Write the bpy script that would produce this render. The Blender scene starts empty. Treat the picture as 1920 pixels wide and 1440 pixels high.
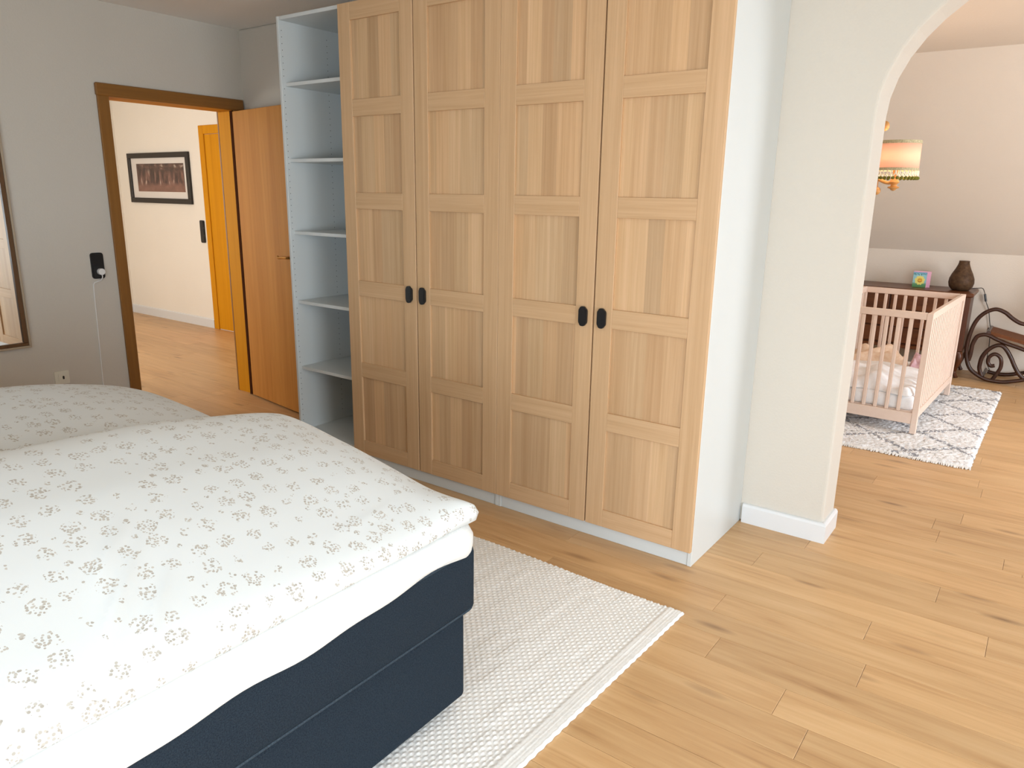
import bpy, bmesh, math, random
import numpy as np
from mathutils import Vector, Matrix

R = math.radians
random.seed(7)
S = bpy.context.scene
COL = S.collection

# ------------------------------------------------------------------ camera
def make_camera():
    yaw, pitch, roll = R(-35.9663), R(-14.4374), R(0.9354)
    f = Vector((math.sin(yaw) * math.cos(pitch), math.cos(yaw) * math.cos(pitch), math.sin(pitch)))
    rt = Vector((math.cos(yaw), -math.sin(yaw), 0)); up = rt.cross(f)
    rr = rt * math.cos(roll) + up * math.sin(roll); uu = -rt * math.sin(roll) + up * math.cos(roll)
    cam = bpy.data.cameras.new('camera'); o = bpy.data.objects.new('camera', cam); COL.objects.link(o)
    cam.sensor_fit = 'HORIZONTAL'; cam.sensor_width = 36.0; cam.lens = 36.0 * 1382.82 / 1920.0
    cam.clip_start = 0.02
    m = Matrix((rr, uu, -f)).transposed().to_4x4(); m.translation = Vector((1.01612, -2.65669, 1.47955))
    o.matrix_world = m
    S.camera = o
make_camera()

# ------------------------------------------------------------------ world, daylight, exposure
W = bpy.data.worlds.new('world'); S.world = W; W.use_nodes = True
bg = W.node_tree.nodes['Background']; bg.inputs['Color'].default_value = (0.82, 0.91, 1.0, 1); bg.inputs['Strength'].default_value = 1.6
S.view_settings.view_transform = 'Standard'; S.view_settings.look = 'None'
S.view_settings.gamma = 1.0; S.view_settings.use_curve_mapping = False
S.view_settings.exposure = -0.06
S.cycles.use_denoising = True
S.cycles.max_bounces = 7; S.cycles.diffuse_bounces = 5; S.cycles.glossy_bounces = 3
S.cycles.use_adaptive_sampling = True; S.cycles.adaptive_threshold = 0.045
S.cycles.transparent_max_bounces = 12; S.cycles.caustics_reflective = False; S.cycles.caustics_refractive = False
S.cycles.sample_clamp_indirect = 6.0

def area(name, loc, direction, sx, sy, power, color):
    l = bpy.data.lights.new(name, 'AREA'); l.shape = 'RECTANGLE'; l.size = sx; l.size_y = sy; l.energy = power; l.color = color
    o = bpy.data.objects.new(name, l); COL.objects.link(o); o.location = loc
    o.rotation_euler = Vector(direction).to_track_quat('-Z', 'Z').to_euler()
    return o
# area lamps for daylight at each window, two of them added, tipped down as light from the sky falls
area('daylight_bedroom_window', (3.50, -2.2, 0.95), (-1, 0, -0.6), 2.6, 1.5, 135, (0.79, 0.905, 1.0))
area('bedroom_rear_fill', (1.45, -4.60, 0.95), (0, 1, -0.6), 3.5, 1.4, 158, (0.79, 0.905, 1.0))  # fill from an unseen rear window, widened to brighten the left side
area('daylight_nursery_window', (3.50, 2.6, 1.40), (-1, 0, -0.5), 1.8, 1.5, 118, (0.88, 0.93, 1.0))
area('hall_fill', (-6.0, -1.66, 1.35), (0, 1, 0), 2.2, 1.7, 78, (1.0, 0.94, 0.85))  # added lamp that lights the picture wall and door lining from the front

# ------------------------------------------------------------------ node helpers
def new_mat(name, rough=0.5, color=(0.8, 0.8, 0.8), spec=0.5):
    m = bpy.data.materials.new(name); m.use_nodes = True
    nt = m.node_tree; b = nt.nodes['Principled BSDF']
    b.inputs['Base Color'].default_value = (*color, 1); b.inputs['Roughness'].default_value = rough
    b.inputs['Specular IOR Level'].default_value = spec
    return m, nt, b
def nd(nt, t, ins=None, **props):
    n = nt.nodes.new(t)
    for k, v in props.items(): setattr(n, k, v)
    for k, v in (ins or {}).items():
        s = n.inputs[k]
        if hasattr(v, 'is_output') or isinstance(v, bpy.types.NodeSocket): nt.links.new(v, s)
        else: s.default_value = v
    return n
def mth(nt, op, a, b=None, c=None, clamp=False):
    n = nt.nodes.new('ShaderNodeMath'); n.operation = op; n.use_clamp = clamp
    for i, v in enumerate((a, b, c)):
        if v is None: continue
        if isinstance(v, bpy.types.NodeSocket): nt.links.new(v, n.inputs[i])
        else: n.inputs[i].default_value = v
    return n.outputs[0]
def mix(nt, fac, a, b, blend='MIX'):
    n = nt.nodes.new('ShaderNodeMix'); n.data_type = 'RGBA'; n.blend_type = blend
    for s, v in ((n.inputs[0], fac), (n.inputs[6], a), (n.inputs[7], b)):
        if isinstance(v, bpy.types.NodeSocket): nt.links.new(v, s)
        elif isinstance(v, (tuple, list)): s.default_value = (*v, 1) if len(v) == 3 else v
        else: s.default_value = v
    return n.outputs[2]
def ramp(nt, fac, stops):
    n = nt.nodes.new('ShaderNodeValToRGB'); nt.links.new(fac, n.inputs[0])
    e = n.color_ramp.elements
    while len(e) < len(stops): e.new(0.5)
    for i, (p, c) in enumerate(stops):
        e[i].position = p; e[i].color = (*c, 1) if len(c) == 3 else c
    return n.outputs[0]
def coords(nt, kind='Object', scale=(1, 1, 1), offset_random=0.0):
    tc = nt.nodes.new('ShaderNodeTexCoord'); mp = nt.nodes.new('ShaderNodeMapping'); mp.inputs['Scale'].default_value = scale
    v = tc.outputs[kind]
    if offset_random:
        oi = nt.nodes.new('ShaderNodeObjectInfo')
        a = nd(nt, 'ShaderNodeVectorMath', operation='SCALE'); cx = nd(nt, 'ShaderNodeCombineXYZ', {0: oi.outputs['Random'], 1: oi.outputs['Random'], 2: oi.outputs['Random']})
        nt.links.new(cx.outputs[0], a.inputs[0]); a.inputs['Scale'].default_value = offset_random
        ad = nd(nt, 'ShaderNodeVectorMath', operation='ADD'); nt.links.new(v, ad.inputs[0]); nt.links.new(a.outputs[0], ad.inputs[1]); v = ad.outputs[0]
    nt.links.new(v, mp.inputs[0])
    return mp.outputs[0]
def bump(nt, b, h, strength, dist):
    n = nd(nt, 'ShaderNodeBump', {'Strength': strength, 'Distance': dist, 'Height': h}); nt.links.new(n.outputs[0], b.inputs['Normal'])

M = {}
def plain(name, color, rough=0.5, spec=0.5, metallic=0.0):
    m, nt, b = new_mat(name, rough, color, spec); b.inputs['Metallic'].default_value = metallic; M[name] = m; return m
def plaster(name, color, strength=0.35):
    m, nt, b = new_mat(name, 0.92, color, 0.2)
    v = coords(nt)
    n1 = nd(nt, 'ShaderNodeTexNoise', {'Vector': v, 'Scale': 95.0, 'Detail': 3.0, 'Roughness': 0.6})
    n2 = nd(nt, 'ShaderNodeTexNoise', {'Vector': v, 'Scale': 2.2, 'Detail': 2.0})
    c = mix(nt, n2.outputs[0], tuple(x * 0.97 for x in color), tuple(min(1, x * 1.02) for x in color)); nt.links.new(c, b.inputs['Base Color'])
    bump(nt, b, n1.outputs[0], strength, 0.004); M[name] = m; return m
def wood(name, c0, c1, grain=(70, 70, 1.6), rough=0.45, strips=None, contrast=1.0, bumpy=0.06, offs=17.0, spec=0.4):
    """straight grained wood: fine streaks along the axis with the small scale"""
    m, nt, b = new_mat(name, rough, c0, spec)
    v = coords(nt, 'Object', grain, offs)
    n1 = nd(nt, 'ShaderNodeTexNoise', {'Vector': v, 'Scale': 1.0, 'Detail': 5.0, 'Roughness': 0.62, 'Distortion': 0.6})
    v2 = coords(nt, 'Object', tuple(g * 0.16 for g in grain), offs)
    n2 = nd(nt, 'ShaderNodeTexNoise', {'Vector': v2, 'Scale': 1.0, 'Detail': 2.0, 'Distortion': 1.2})
    f = mth(nt, 'ADD', mth(nt, 'MULTIPLY', n1.outputs[0], 0.6), mth(nt, 'MULTIPLY', n2.outputs[0], 0.4))
    f = mth(nt, 'ADD', mth(nt, 'MULTIPLY', mth(nt, 'SUBTRACT', f, 0.5), 2.2 * contrast), 0.5, clamp=True)
    c = mix(nt, f, c0, c1)
    if strips:
        vs = coords(nt, 'Object', (strips, strips, strips), 3.0)
        sx = nd(nt, 'ShaderNodeSeparateXYZ', {0: vs})
        oi = nt.nodes.new('ShaderNodeObjectInfo')
        w = mth(nt, 'ADD', sx.outputs[0], mth(nt, 'MULTIPLY', oi.outputs['Random'], 91.0))
        vo = nd(nt, 'ShaderNodeTexVoronoi', {'W': w, 'Scale': 1.0, 'Randomness': 0.45}, voronoi_dimensions='1D')
        rgb = nd(nt, 'ShaderNodeSeparateColor', {0: vo.outputs['Color']})
        t = mth(nt, 'ADD', mth(nt, 'MULTIPLY', rgb.outputs[0], 0.30), 0.86)
        mul = nd(nt, 'ShaderNodeCombineColor', {0: t, 1: mth(nt, 'MULTIPLY', t, mth(nt, 'ADD', mth(nt, 'MULTIPLY', rgb.outputs[1], 0.07), 0.965)), 2: mth(nt, 'MULTIPLY', t, mth(nt, 'ADD', mth(nt, 'MULTIPLY', rgb.outputs[1], 0.12), 0.93))})
        c = mix(nt, 1.0, c, mul.outputs[0], 'MULTIPLY')
    nt.links.new(c, b.inputs['Base Color'])
    bump(nt, b, f, bumpy, 0.002); M[name] = m; return m

plaster('wall_plaster', (0.60, 0.562, 0.500))
plaster('hall_plaster', (0.80, 0.75, 0.67))
plaster('nursery_plaster', (0.77, 0.70, 0.61))
plaster('ceiling_plaster', (0.86, 0.85, 0.82), 0.2)
plain('white_laminate', (0.61, 0.638, 0.635), 0.38)
plain('white_edge', (0.74, 0.72, 0.68), 0.45)
plain('white_paint', (0.68, 0.69, 0.70), 0.4)
plain('black_plastic', (0.006, 0.006, 0.007), 0.4)
plain('black_matt', (0.008, 0.008, 0.008), 0.55)
plain('hole_dark', (0.10, 0.11, 0.11), 0.9, 0.1)
OAK0, OAK1 = (0.49, 0.306, 0.157), (0.615, 0.405, 0.234)
wood('oak_upright', OAK0, OAK1, (110, 110, 2.2), 0.5, contrast=1.15)
wood('oak_level', OAK0, OAK1, (2.2, 110, 110), 0.5, contrast=1.15)
wood('oak_striped', (0.47, 0.288, 0.144), (0.625, 0.415, 0.245), (105, 105, 1.8), 0.5, strips=13.5, contrast=1.2)
wood('honey_oak', (0.53, 0.21, 0.004), (0.66, 0.29, 0.008), (45, 45, 1.2), 0.55, spec=0.12)
wood('honey_oak_level', (0.53, 0.21, 0.004), (0.66, 0.29, 0.008), (45, 1.2, 45), 0.55, spec=0.12)
wood('honey_oak_shaded', (0.200, 0.085, 0.018), (0.30, 0.135, 0.030), (45, 45, 1.2), 0.4)  # same oak as the lining, with backlit shade put into the colour
wood('honey_oak_shaded_level', (0.200, 0.085, 0.018), (0.30, 0.135, 0.030), (45, 1.2, 45), 0.4)  # level grain version of the shade-coloured oak
wood('leaf_veneer', (0.46, 0.185, 0.034), (0.62, 0.285, 0.062), (20, 20, 0.8), 0.5, contrast=1.5, spec=0.18)
wood('beech', (0.72, 0.555, 0.455), (0.79, 0.635, 0.54), (60, 60, 60), 0.5, contrast=0.7)
wood('dark_walnut', (0.045, 0.013, 0.005), (0.115, 0.036, 0.013), (30, 30, 2.0), 0.35)
wood('walnut_level', (0.060, 0.018, 0.006), (0.16, 0.052, 0.017), (2.0, 30, 30), 0.33)
wood('bentwood', (0.022, 0.008, 0.004), (0.060, 0.020, 0.009), (12, 12, 12), 0.28)
wood('turned_pine', (0.50, 0.24, 0.07), (0.62, 0.33, 0.11), (30, 30, 30), 0.4)
wood('mirror_oak', (0.085, 0.038, 0.012), (0.15, 0.072, 0.025), (50, 50, 2), 0.45)
plain('rebate_shade', (0.055, 0.017, 0.006), 0.9, 0.05)  # shadow in the hinge gap put into the colour
plain('mirror_edge', (0.40, 0.32, 0.23), 0.6)
plain('mirror_silver', (0.88, 0.89, 0.87), 0.015, 0.5, 1.0)
plain('brass', (0.45, 0.25, 0.07), 0.3, 0.5, 1.0)
plain('cream_plastic', (0.72, 0.70, 0.60), 0.4)
plain('white_plastic', (0.80, 0.80, 0.79), 0.35)
plain('grey_metal', (0.30, 0.31, 0.31), 0.4, 0.5, 0.6)
plain('picture_mat', (0.74, 0.70, 0.66), 0.8)
plain('picture_frame_black', (0.016, 0.012, 0.010), 0.45)
plain('subfloor', (0.16, 0.085, 0.035), 0.8)
plain('book_pink', (0.74, 0.42, 0.55), 0.5)
plain('book_paper', (0.80, 0.78, 0.72), 0.8)

def glass_thin(name):
    m = bpy.data.materials.new(name); m.use_nodes = True; nt = m.node_tree; nt.nodes.clear()
    o = nt.nodes.new('ShaderNodeOutputMaterial'); t = nt.nodes.new('ShaderNodeBsdfTransparent'); g = nd(nt, 'ShaderNodeBsdfGlossy', {'Roughness': 0.02})
    fr0 = nd(nt, 'ShaderNodeFresnel', {'IOR': 1.45}); ge = nt.nodes.new('ShaderNodeNewGeometry'); frv = mth(nt, 'MULTIPLY', fr0.outputs[0], mth(nt, 'SUBTRACT', 1.0, ge.outputs['Backfacing'])); mx = nt.nodes.new('ShaderNodeMixShader')
    nt.links.new(frv, mx.inputs[0]); nt.links.new(t.outputs[0], mx.inputs[1]); nt.links.new(g.outputs[0], mx.inputs[2]); nt.links.new(mx.outputs[0], o.inputs[0])
    M[name] = m
glass_thin('glass')

def floor_material():
    m, nt, b = new_mat('oak_floor', 0.36, (0.5, 0.3, 0.15), 0.45)
    oi = nt.nodes.new('ShaderNodeObjectInfo')
    v = coords(nt, 'Object', (2.2, 42, 42), 23.0)
    n1 = nd(nt, 'ShaderNodeTexNoise', {'Vector': v, 'Scale': 1.0, 'Detail': 6.0, 'Roughness': 0.62, 'Distortion': 0.5})
    v2 = coords(nt, 'Object', (1.1, 9, 9), 23.0)
    n2 = nd(nt, 'ShaderNodeTexNoise', {'Vector': v2, 'Scale': 1.0, 'Detail': 3.0, 'Distortion': 1.6})
    f = mth(nt, 'ADD', mth(nt, 'MULTIPLY', n1.outputs[0], 0.5), mth(nt, 'MULTIPLY', n2.outputs[0], 0.5))
    c = ramp(nt, f, [(0.27, (0.36, 0.19, 0.080)), (0.42, (0.53, 0.315, 0.145)), (0.58, (0.61, 0.385, 0.190)), (0.75, (0.67, 0.445, 0.238))])
    # knots and dark mineral streaks, long in the grain direction
    v3 = coords(nt, 'Object', (2.2, 9.0, 9.0), 41.0)
    vo = nd(nt, 'ShaderNodeTexVoronoi', {'Vector': v3, 'Scale': 1.0, 'Randomness': 1.0})
    keep = nd(nt, 'ShaderNodeSeparateColor', {0: vo.outputs['Color']})
    k = mth(nt, 'SUBTRACT', 1.0, mth(nt, 'DIVIDE', vo.outputs['Distance'], 0.20), clamp=True)
    k = mth(nt, 'MULTIPLY', k, mth(nt, 'GREATER_THAN', keep.outputs[0], 0.35))
    k = mth(nt, 'MULTIPLY', k, mth(nt, 'ADD', mth(nt, 'MULTIPLY', n1.outputs[0], 2.0), -0.35), clamp=True)
    c = mix(nt, mth(nt, 'MULTIPLY', k, 0.95), c, (0.13, 0.055, 0.020))
    tone = mth(nt, 'ADD', mth(nt, 'MULTIPLY', oi.outputs['Random'], 0.17), 0.89)
    cc = nd(nt, 'ShaderNodeCombineColor', {0: tone, 1: tone, 2: tone})
    c = mix(nt, 1.0, c, cc.outputs[0], 'MULTIPLY'); nt.links.new(c, b.inputs['Base Color'])
    r = mth(nt, 'ADD', mth(nt, 'MULTIPLY', n1.outputs[0], 0.16), 0.30); nt.links.new(r, b.inputs['Roughness'])
    bump(nt, b, f, 0.08, 0.002); M['oak_floor'] = m
floor_material()

def floral_material():
    m, nt, b = new_mat('floral_cotton', 0.85, (0.78, 0.78, 0.76), 0.2)
    uv = coords(nt, 'UV')
    wob = nd(nt, 'ShaderNodeTexNoise', {'Vector': uv, 'Scale': 9.0, 'Detail': 1.0})
    big = nd(nt, 'ShaderNodeTexVoronoi', {'Vector': uv, 'Scale': 16.0, 'Randomness': 0.33})
    small = nd(nt, 'ShaderNodeTexVoronoi', {'Vector': uv, 'Scale': 160.0, 'Randomness': 0.8})
    lim = mth(nt, 'ADD', 0.17, mth(nt, 'MULTIPLY', nd(nt, 'ShaderNodeTexNoise', {'Vector': uv, 'Scale': 55.0, 'Detail': 1.0}).outputs[0], 0.34))
    inside = mth(nt, 'LESS_THAN', big.outputs['Distance'], lim)
    dots = mth(nt, 'LESS_THAN', small.outputs['Distance'], 0.47)
    s1 = mth(nt, 'MULTIPLY', inside, dots)
    uv2 = nd(nt, 'ShaderNodeVectorMath', operation='ADD'); nt.links.new(uv, uv2.inputs[0]); uv2.inputs[1].default_value = (0.0312, 0.0305, 0)
    tiny = nd(nt, 'ShaderNodeTexVoronoi', {'Vector': uv2.outputs[0], 'Scale': 16.0, 'Randomness': 0.33})
    s2 = mth(nt, 'MULTIPLY', mth(nt, 'LESS_THAN', tiny.outputs['Distance'], 0.13), mth(nt, 'LESS_THAN', small.outputs['Distance'], 0.5))
    mask = mth(nt, 'MULTIPLY', mth(nt, 'MAXIMUM', s1, s2), 0.92)
    sepc = nd(nt, 'ShaderNodeSeparateColor', {0: small.outputs['Color']})
    ink = mix(nt, sepc.outputs[0], (0.33, 0.30, 0.255), (0.47, 0.44, 0.39))
    c = mix(nt, mask, (0.61, 0.638, 0.64), ink); nt.links.new(c, b.inputs['Base Color'])
    weave = nd(nt, 'ShaderNodeTexNoise', {'Vector': uv, 'Scale': 900.0, 'Detail': 1.0})
    bump(nt, b, weave.outputs[0], 0.08, 0.0006)
    b.inputs['Sheen Weight'].default_value = 0.15
    M['floral_cotton'] = m
floral_material()

def fabric(name, c0, c1, scale, strength, rough=0.9):
    m, nt, b = new_mat(name, rough, c0, 0.15); v = coords(nt)
    n = nd(nt, 'ShaderNodeTexNoise', {'Vector': v, 'Scale': scale, 'Detail': 2.0, 'Roughness': 0.7})
    c = ramp(nt, n.outputs[0], [(0.3, c0), (0.7, c1)]); nt.links.new(c, b.inputs['Base Color'])
    bump(nt, b, n.outputs[0], strength, 0.0015); M[name] = m
fabric('navy_fabric', (0.008, 0.013, 0.021), (0.022, 0.034, 0.048), 330.0, 0.5)
fabric('navy_piping', (0.022, 0.034, 0.048), (0.050, 0.068, 0.086), 300.0, 0.4)
fabric('white_sheet', (0.68, 0.69, 0.68), (0.74, 0.75, 0.74), 160.0, 0.05)
fabric('wool_white', (0.76, 0.75, 0.72), (0.87, 0.865, 0.84), 140.0, 0.4)
fabric('crib_white', (0.80, 0.79, 0.79), (0.86, 0.86, 0.86), 30.0, 0.3)
fabric('beige_cloth', (0.72, 0.50, 0.34), (0.80, 0.64, 0.50), 40.0, 0.3)
fabric('pink_cloth', (0.70, 0.44, 0.52), (0.80, 0.60, 0.66), 40.0, 0.3)
fabric('trim_braid', (0.34, 0.30, 0.17), (0.62, 0.55, 0.36), 110.0, 0.5)
fabric('fringe_cream', (0.80, 0.72, 0.55), (0.86, 0.80, 0.66), 90.0, 0.3)
fabric('pom_green', (0.10, 0.10, 0.015), (0.22, 0.21, 0.04), 120.0, 0.6)
fabric('vase_glaze', (0.052, 0.028, 0.015), (0.115, 0.064, 0.033), 28.0, 0.25, 0.5)
fabric('cane_seat', (0.12, 0.042, 0.016), (0.20, 0.075, 0.030), 160.0, 0.5, 0.6)

def shade_material():
    m = bpy.data.materials.new('shade_cloth'); m.use_nodes = True; nt = m.node_tree; nt.nodes.clear()
    o = nt.nodes.new('ShaderNodeOutputMaterial'); d = nd(nt, 'ShaderNodeBsdfDiffuse', {'Color': (0.86, 0.66, 0.56, 1)}); t = nd(nt, 'ShaderNodeBsdfTranslucent', {'Color': (0.92, 0.68, 0.56, 1)})
    mx = nd(nt, 'ShaderNodeMixShader', {0: 0.5}); nt.links.new(d.outputs[0], mx.inputs[1]); nt.links.new(t.outputs[0], mx.inputs[2]); nt.links.new(mx.outputs[0], o.inputs[0])
    M['shade_cloth'] = m
shade_material()

def berber_material():
    m, nt, b = new_mat('berber_pile', 0.95, (0.8, 0.79, 0.76), 0.1)
    v = coords(nt)
    wob = nd(nt, 'ShaderNodeTexNoise', {'Vector': v, 'Scale': 24.0, 'Detail': 2.0})
    x = nd(nt, 'ShaderNodeSeparateXYZ', {0: v})
    wx = mth(nt, 'MULTIPLY', mth(nt, 'SUBTRACT', wob.outputs[0], 0.5), 0.05)
    # local x, y in metres; diamonds 0.50 wide by 0.50 long
    a = mth(nt, 'ADD', mth(nt, 'DIVIDE', x.outputs[0], 0.47), mth(nt, 'DIVIDE', mth(nt, 'ADD', x.outputs[1], wx), 0.47))
    c = mth(nt, 'SUBTRACT', mth(nt, 'DIVIDE', mth(nt, 'ADD', x.outputs[0], wx), 0.47), mth(nt, 'DIVIDE', x.outputs[1], 0.47))
    def line(s, off):
        t = mth(nt, 'FRACT', mth(nt, 'ADD', s, off)); return mth(nt, 'ABSOLUTE', mth(nt, 'SUBTRACT', t, 0.5))
    l = mth(nt, 'MINIMUM', line(a, 0.5), line(c, 0.5))
    dash = nd(nt, 'ShaderNodeTexNoise', {'Vector': v, 'Scale': 55.0, 'Detail': 2.0})
    on = mth(nt, 'LESS_THAN', l, mth(nt, 'MULTIPLY', mth(nt, 'SUBTRACT', dash.outputs[0], 0.40), 0.36))
    col = mix(nt, mth(nt, 'MULTIPLY', on, 0.8), (0.80, 0.80, 0.80), (0.20, 0.21, 0.24))
    nt.links.new(col, b.inputs['Base Color'])
    n = nd(nt, 'ShaderNodeTexNoise', {'Vector': v, 'Scale': 190.0, 'Detail': 2.0}); bump(nt, b, n.outputs[0], 0.7, 0.004)
    M['berber_pile'] = m
berber_material()

def print_material():
    """the sepia woodland print: dark trunks, light gaps of sky, a pinkish brown path"""
    m, nt, b = new_mat('woodland_print', 0.5, (0.2, 0.1, 0.08), 0.3)
    g = nt.nodes.new('ShaderNodeTexCoord'); s = nd(nt, 'ShaderNodeSeparateXYZ', {0: g.outputs['Generated']})
    u, w = s.outputs[0], s.outputs[2]
    mp = nd(nt, 'ShaderNodeMapping', {'Scale': (17, 1, 1.6)}); nt.links.new(g.outputs['Generated'], mp.inputs[0])
    tr = nd(nt, 'ShaderNodeTexNoise', {'Vector': mp.outputs[0], 'Scale': 1.0, 'Detail': 3.0, 'Distortion': 0.7})
    mp2 = nd(nt, 'ShaderNodeMapping', {'Scale': (10, 1, 6)}); nt.links.new(g.outputs['Generated'], mp2.inputs[0])
    lf = nd(nt, 'ShaderNodeTexNoise', {'Vector': mp2.outputs[0], 'Scale': 1.0, 'Detail': 4.0})
    base = ramp(nt, tr.outputs[0], [(0.36, (0.030, 0.012, 0.010)), (0.52, (0.12, 0.055, 0.042)), (0.63, (0.24, 0.12, 0.09)), (0.74, (0.66, 0.54, 0.44))])
    crown = ramp(nt, lf.outputs[0], [(0.4, (0.035, 0.016, 0.012)), (0.62, (0.13, 0.062, 0.047)), (0.72, (0.52, 0.44, 0.36))])
    up = mth(nt, 'MULTIPLY', mth(nt, 'SUBTRACT', w, 0.62), 5.0, clamp=True)
    c = mix(nt, up, base, crown)
    lo = mth(nt, 'MULTIPLY', mth(nt, 'SUBTRACT', 0.34, w), 7.0, clamp=True)
    path = mix(nt, lf.outputs[0], (0.10, 0.040, 0.028), (0.33, 0.16, 0.115))
    c = mix(nt, lo, c, path); nt.links.new(c, b.inputs['Base Color']); M['woodland_print'] = m
print_material()

def book_cover_material():
    """teal cover with a big yellow flower shaped patch with a simple smile and green leaves"""
    m, nt, b = new_mat('book_cover', 0.45, (0.2, 0.5, 0.55), 0.4)
    g = nt.nodes.new('ShaderNodeTexCoord'); s = nd(nt, 'ShaderNodeSeparateXYZ', {0: g.outputs['Generated']}); u, w = s.outputs[0], s.outputs[2]
    n = nd(nt, 'ShaderNodeTexNoise', {'Vector': g.outputs['Generated'], 'Scale': 5.0, 'Detail': 2.0})
    sky = ramp(nt, w, [(0.0, (0.08, 0.22, 0.07)), (0.22, (0.12, 0.32, 0.16)), (0.34, (0.30, 0.56, 0.56)), (0.86, (0.30, 0.58, 0.66)), (1.0, (0.10, 0.30, 0.50))])
    dx = mth(nt, 'SUBTRACT', u, 0.52); dy = mth(nt, 'SUBTRACT', w, 0.47)
    d = mth(nt, 'SQRT', mth(nt, 'ADD', mth(nt, 'MULTIPLY', dx, dx), mth(nt, 'MULTIPLY', mth(nt, 'MULTIPLY', dy, dy), 1.5)))
    ang = mth(nt, 'ARCTAN2', dy, dx); rad = mth(nt, 'ADD', 0.36, mth(nt, 'MULTIPLY', mth(nt, 'SINE', mth(nt, 'MULTIPLY', ang, 9.0)), 0.03))
    c = mix(nt, mth(nt, 'LESS_THAN', d, rad), sky, (0.80, 0.72, 0.20)); c = mix(nt, mth(nt, 'LESS_THAN', d, 0.19), c, (0.78, 0.45, 0.05))
    ring = mth(nt, 'MULTIPLY', mth(nt, 'LESS_THAN', mth(nt, 'ABSOLUTE', mth(nt, 'SUBTRACT', d, 0.13)), 0.018), mth(nt, 'LESS_THAN', dy, -0.03)); c = mix(nt, ring, c, (0.22, 0.07, 0.02))
    for ex in (-0.07, 0.07):
        e1 = mth(nt, 'SUBTRACT', dx, ex); e2 = mth(nt, 'SUBTRACT', dy, 0.055)
        ee = mth(nt, 'ADD', mth(nt, 'MULTIPLY', e1, e1), mth(nt, 'MULTIPLY', e2, e2)); c = mix(nt, mth(nt, 'LESS_THAN', ee, 0.0007), c, (0.10, 0.04, 0.02))
    band = mth(nt, 'MULTIPLY', mth(nt, 'MULTIPLY', mth(nt, 'GREATER_THAN', w, 0.80), mth(nt, 'LESS_THAN', w, 0.92)), mth(nt, 'GREATER_THAN', nd(nt, 'ShaderNodeTexNoise', {'Vector': g.outputs['Generated'], 'Scale': 14.0}).outputs[0], 0.5))
    c = mix(nt, band, c, (0.05, 0.19, 0.20))
    nt.links.new(c, b.inputs['Base Color']); M['book_cover'] = m
book_cover_material()

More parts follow.
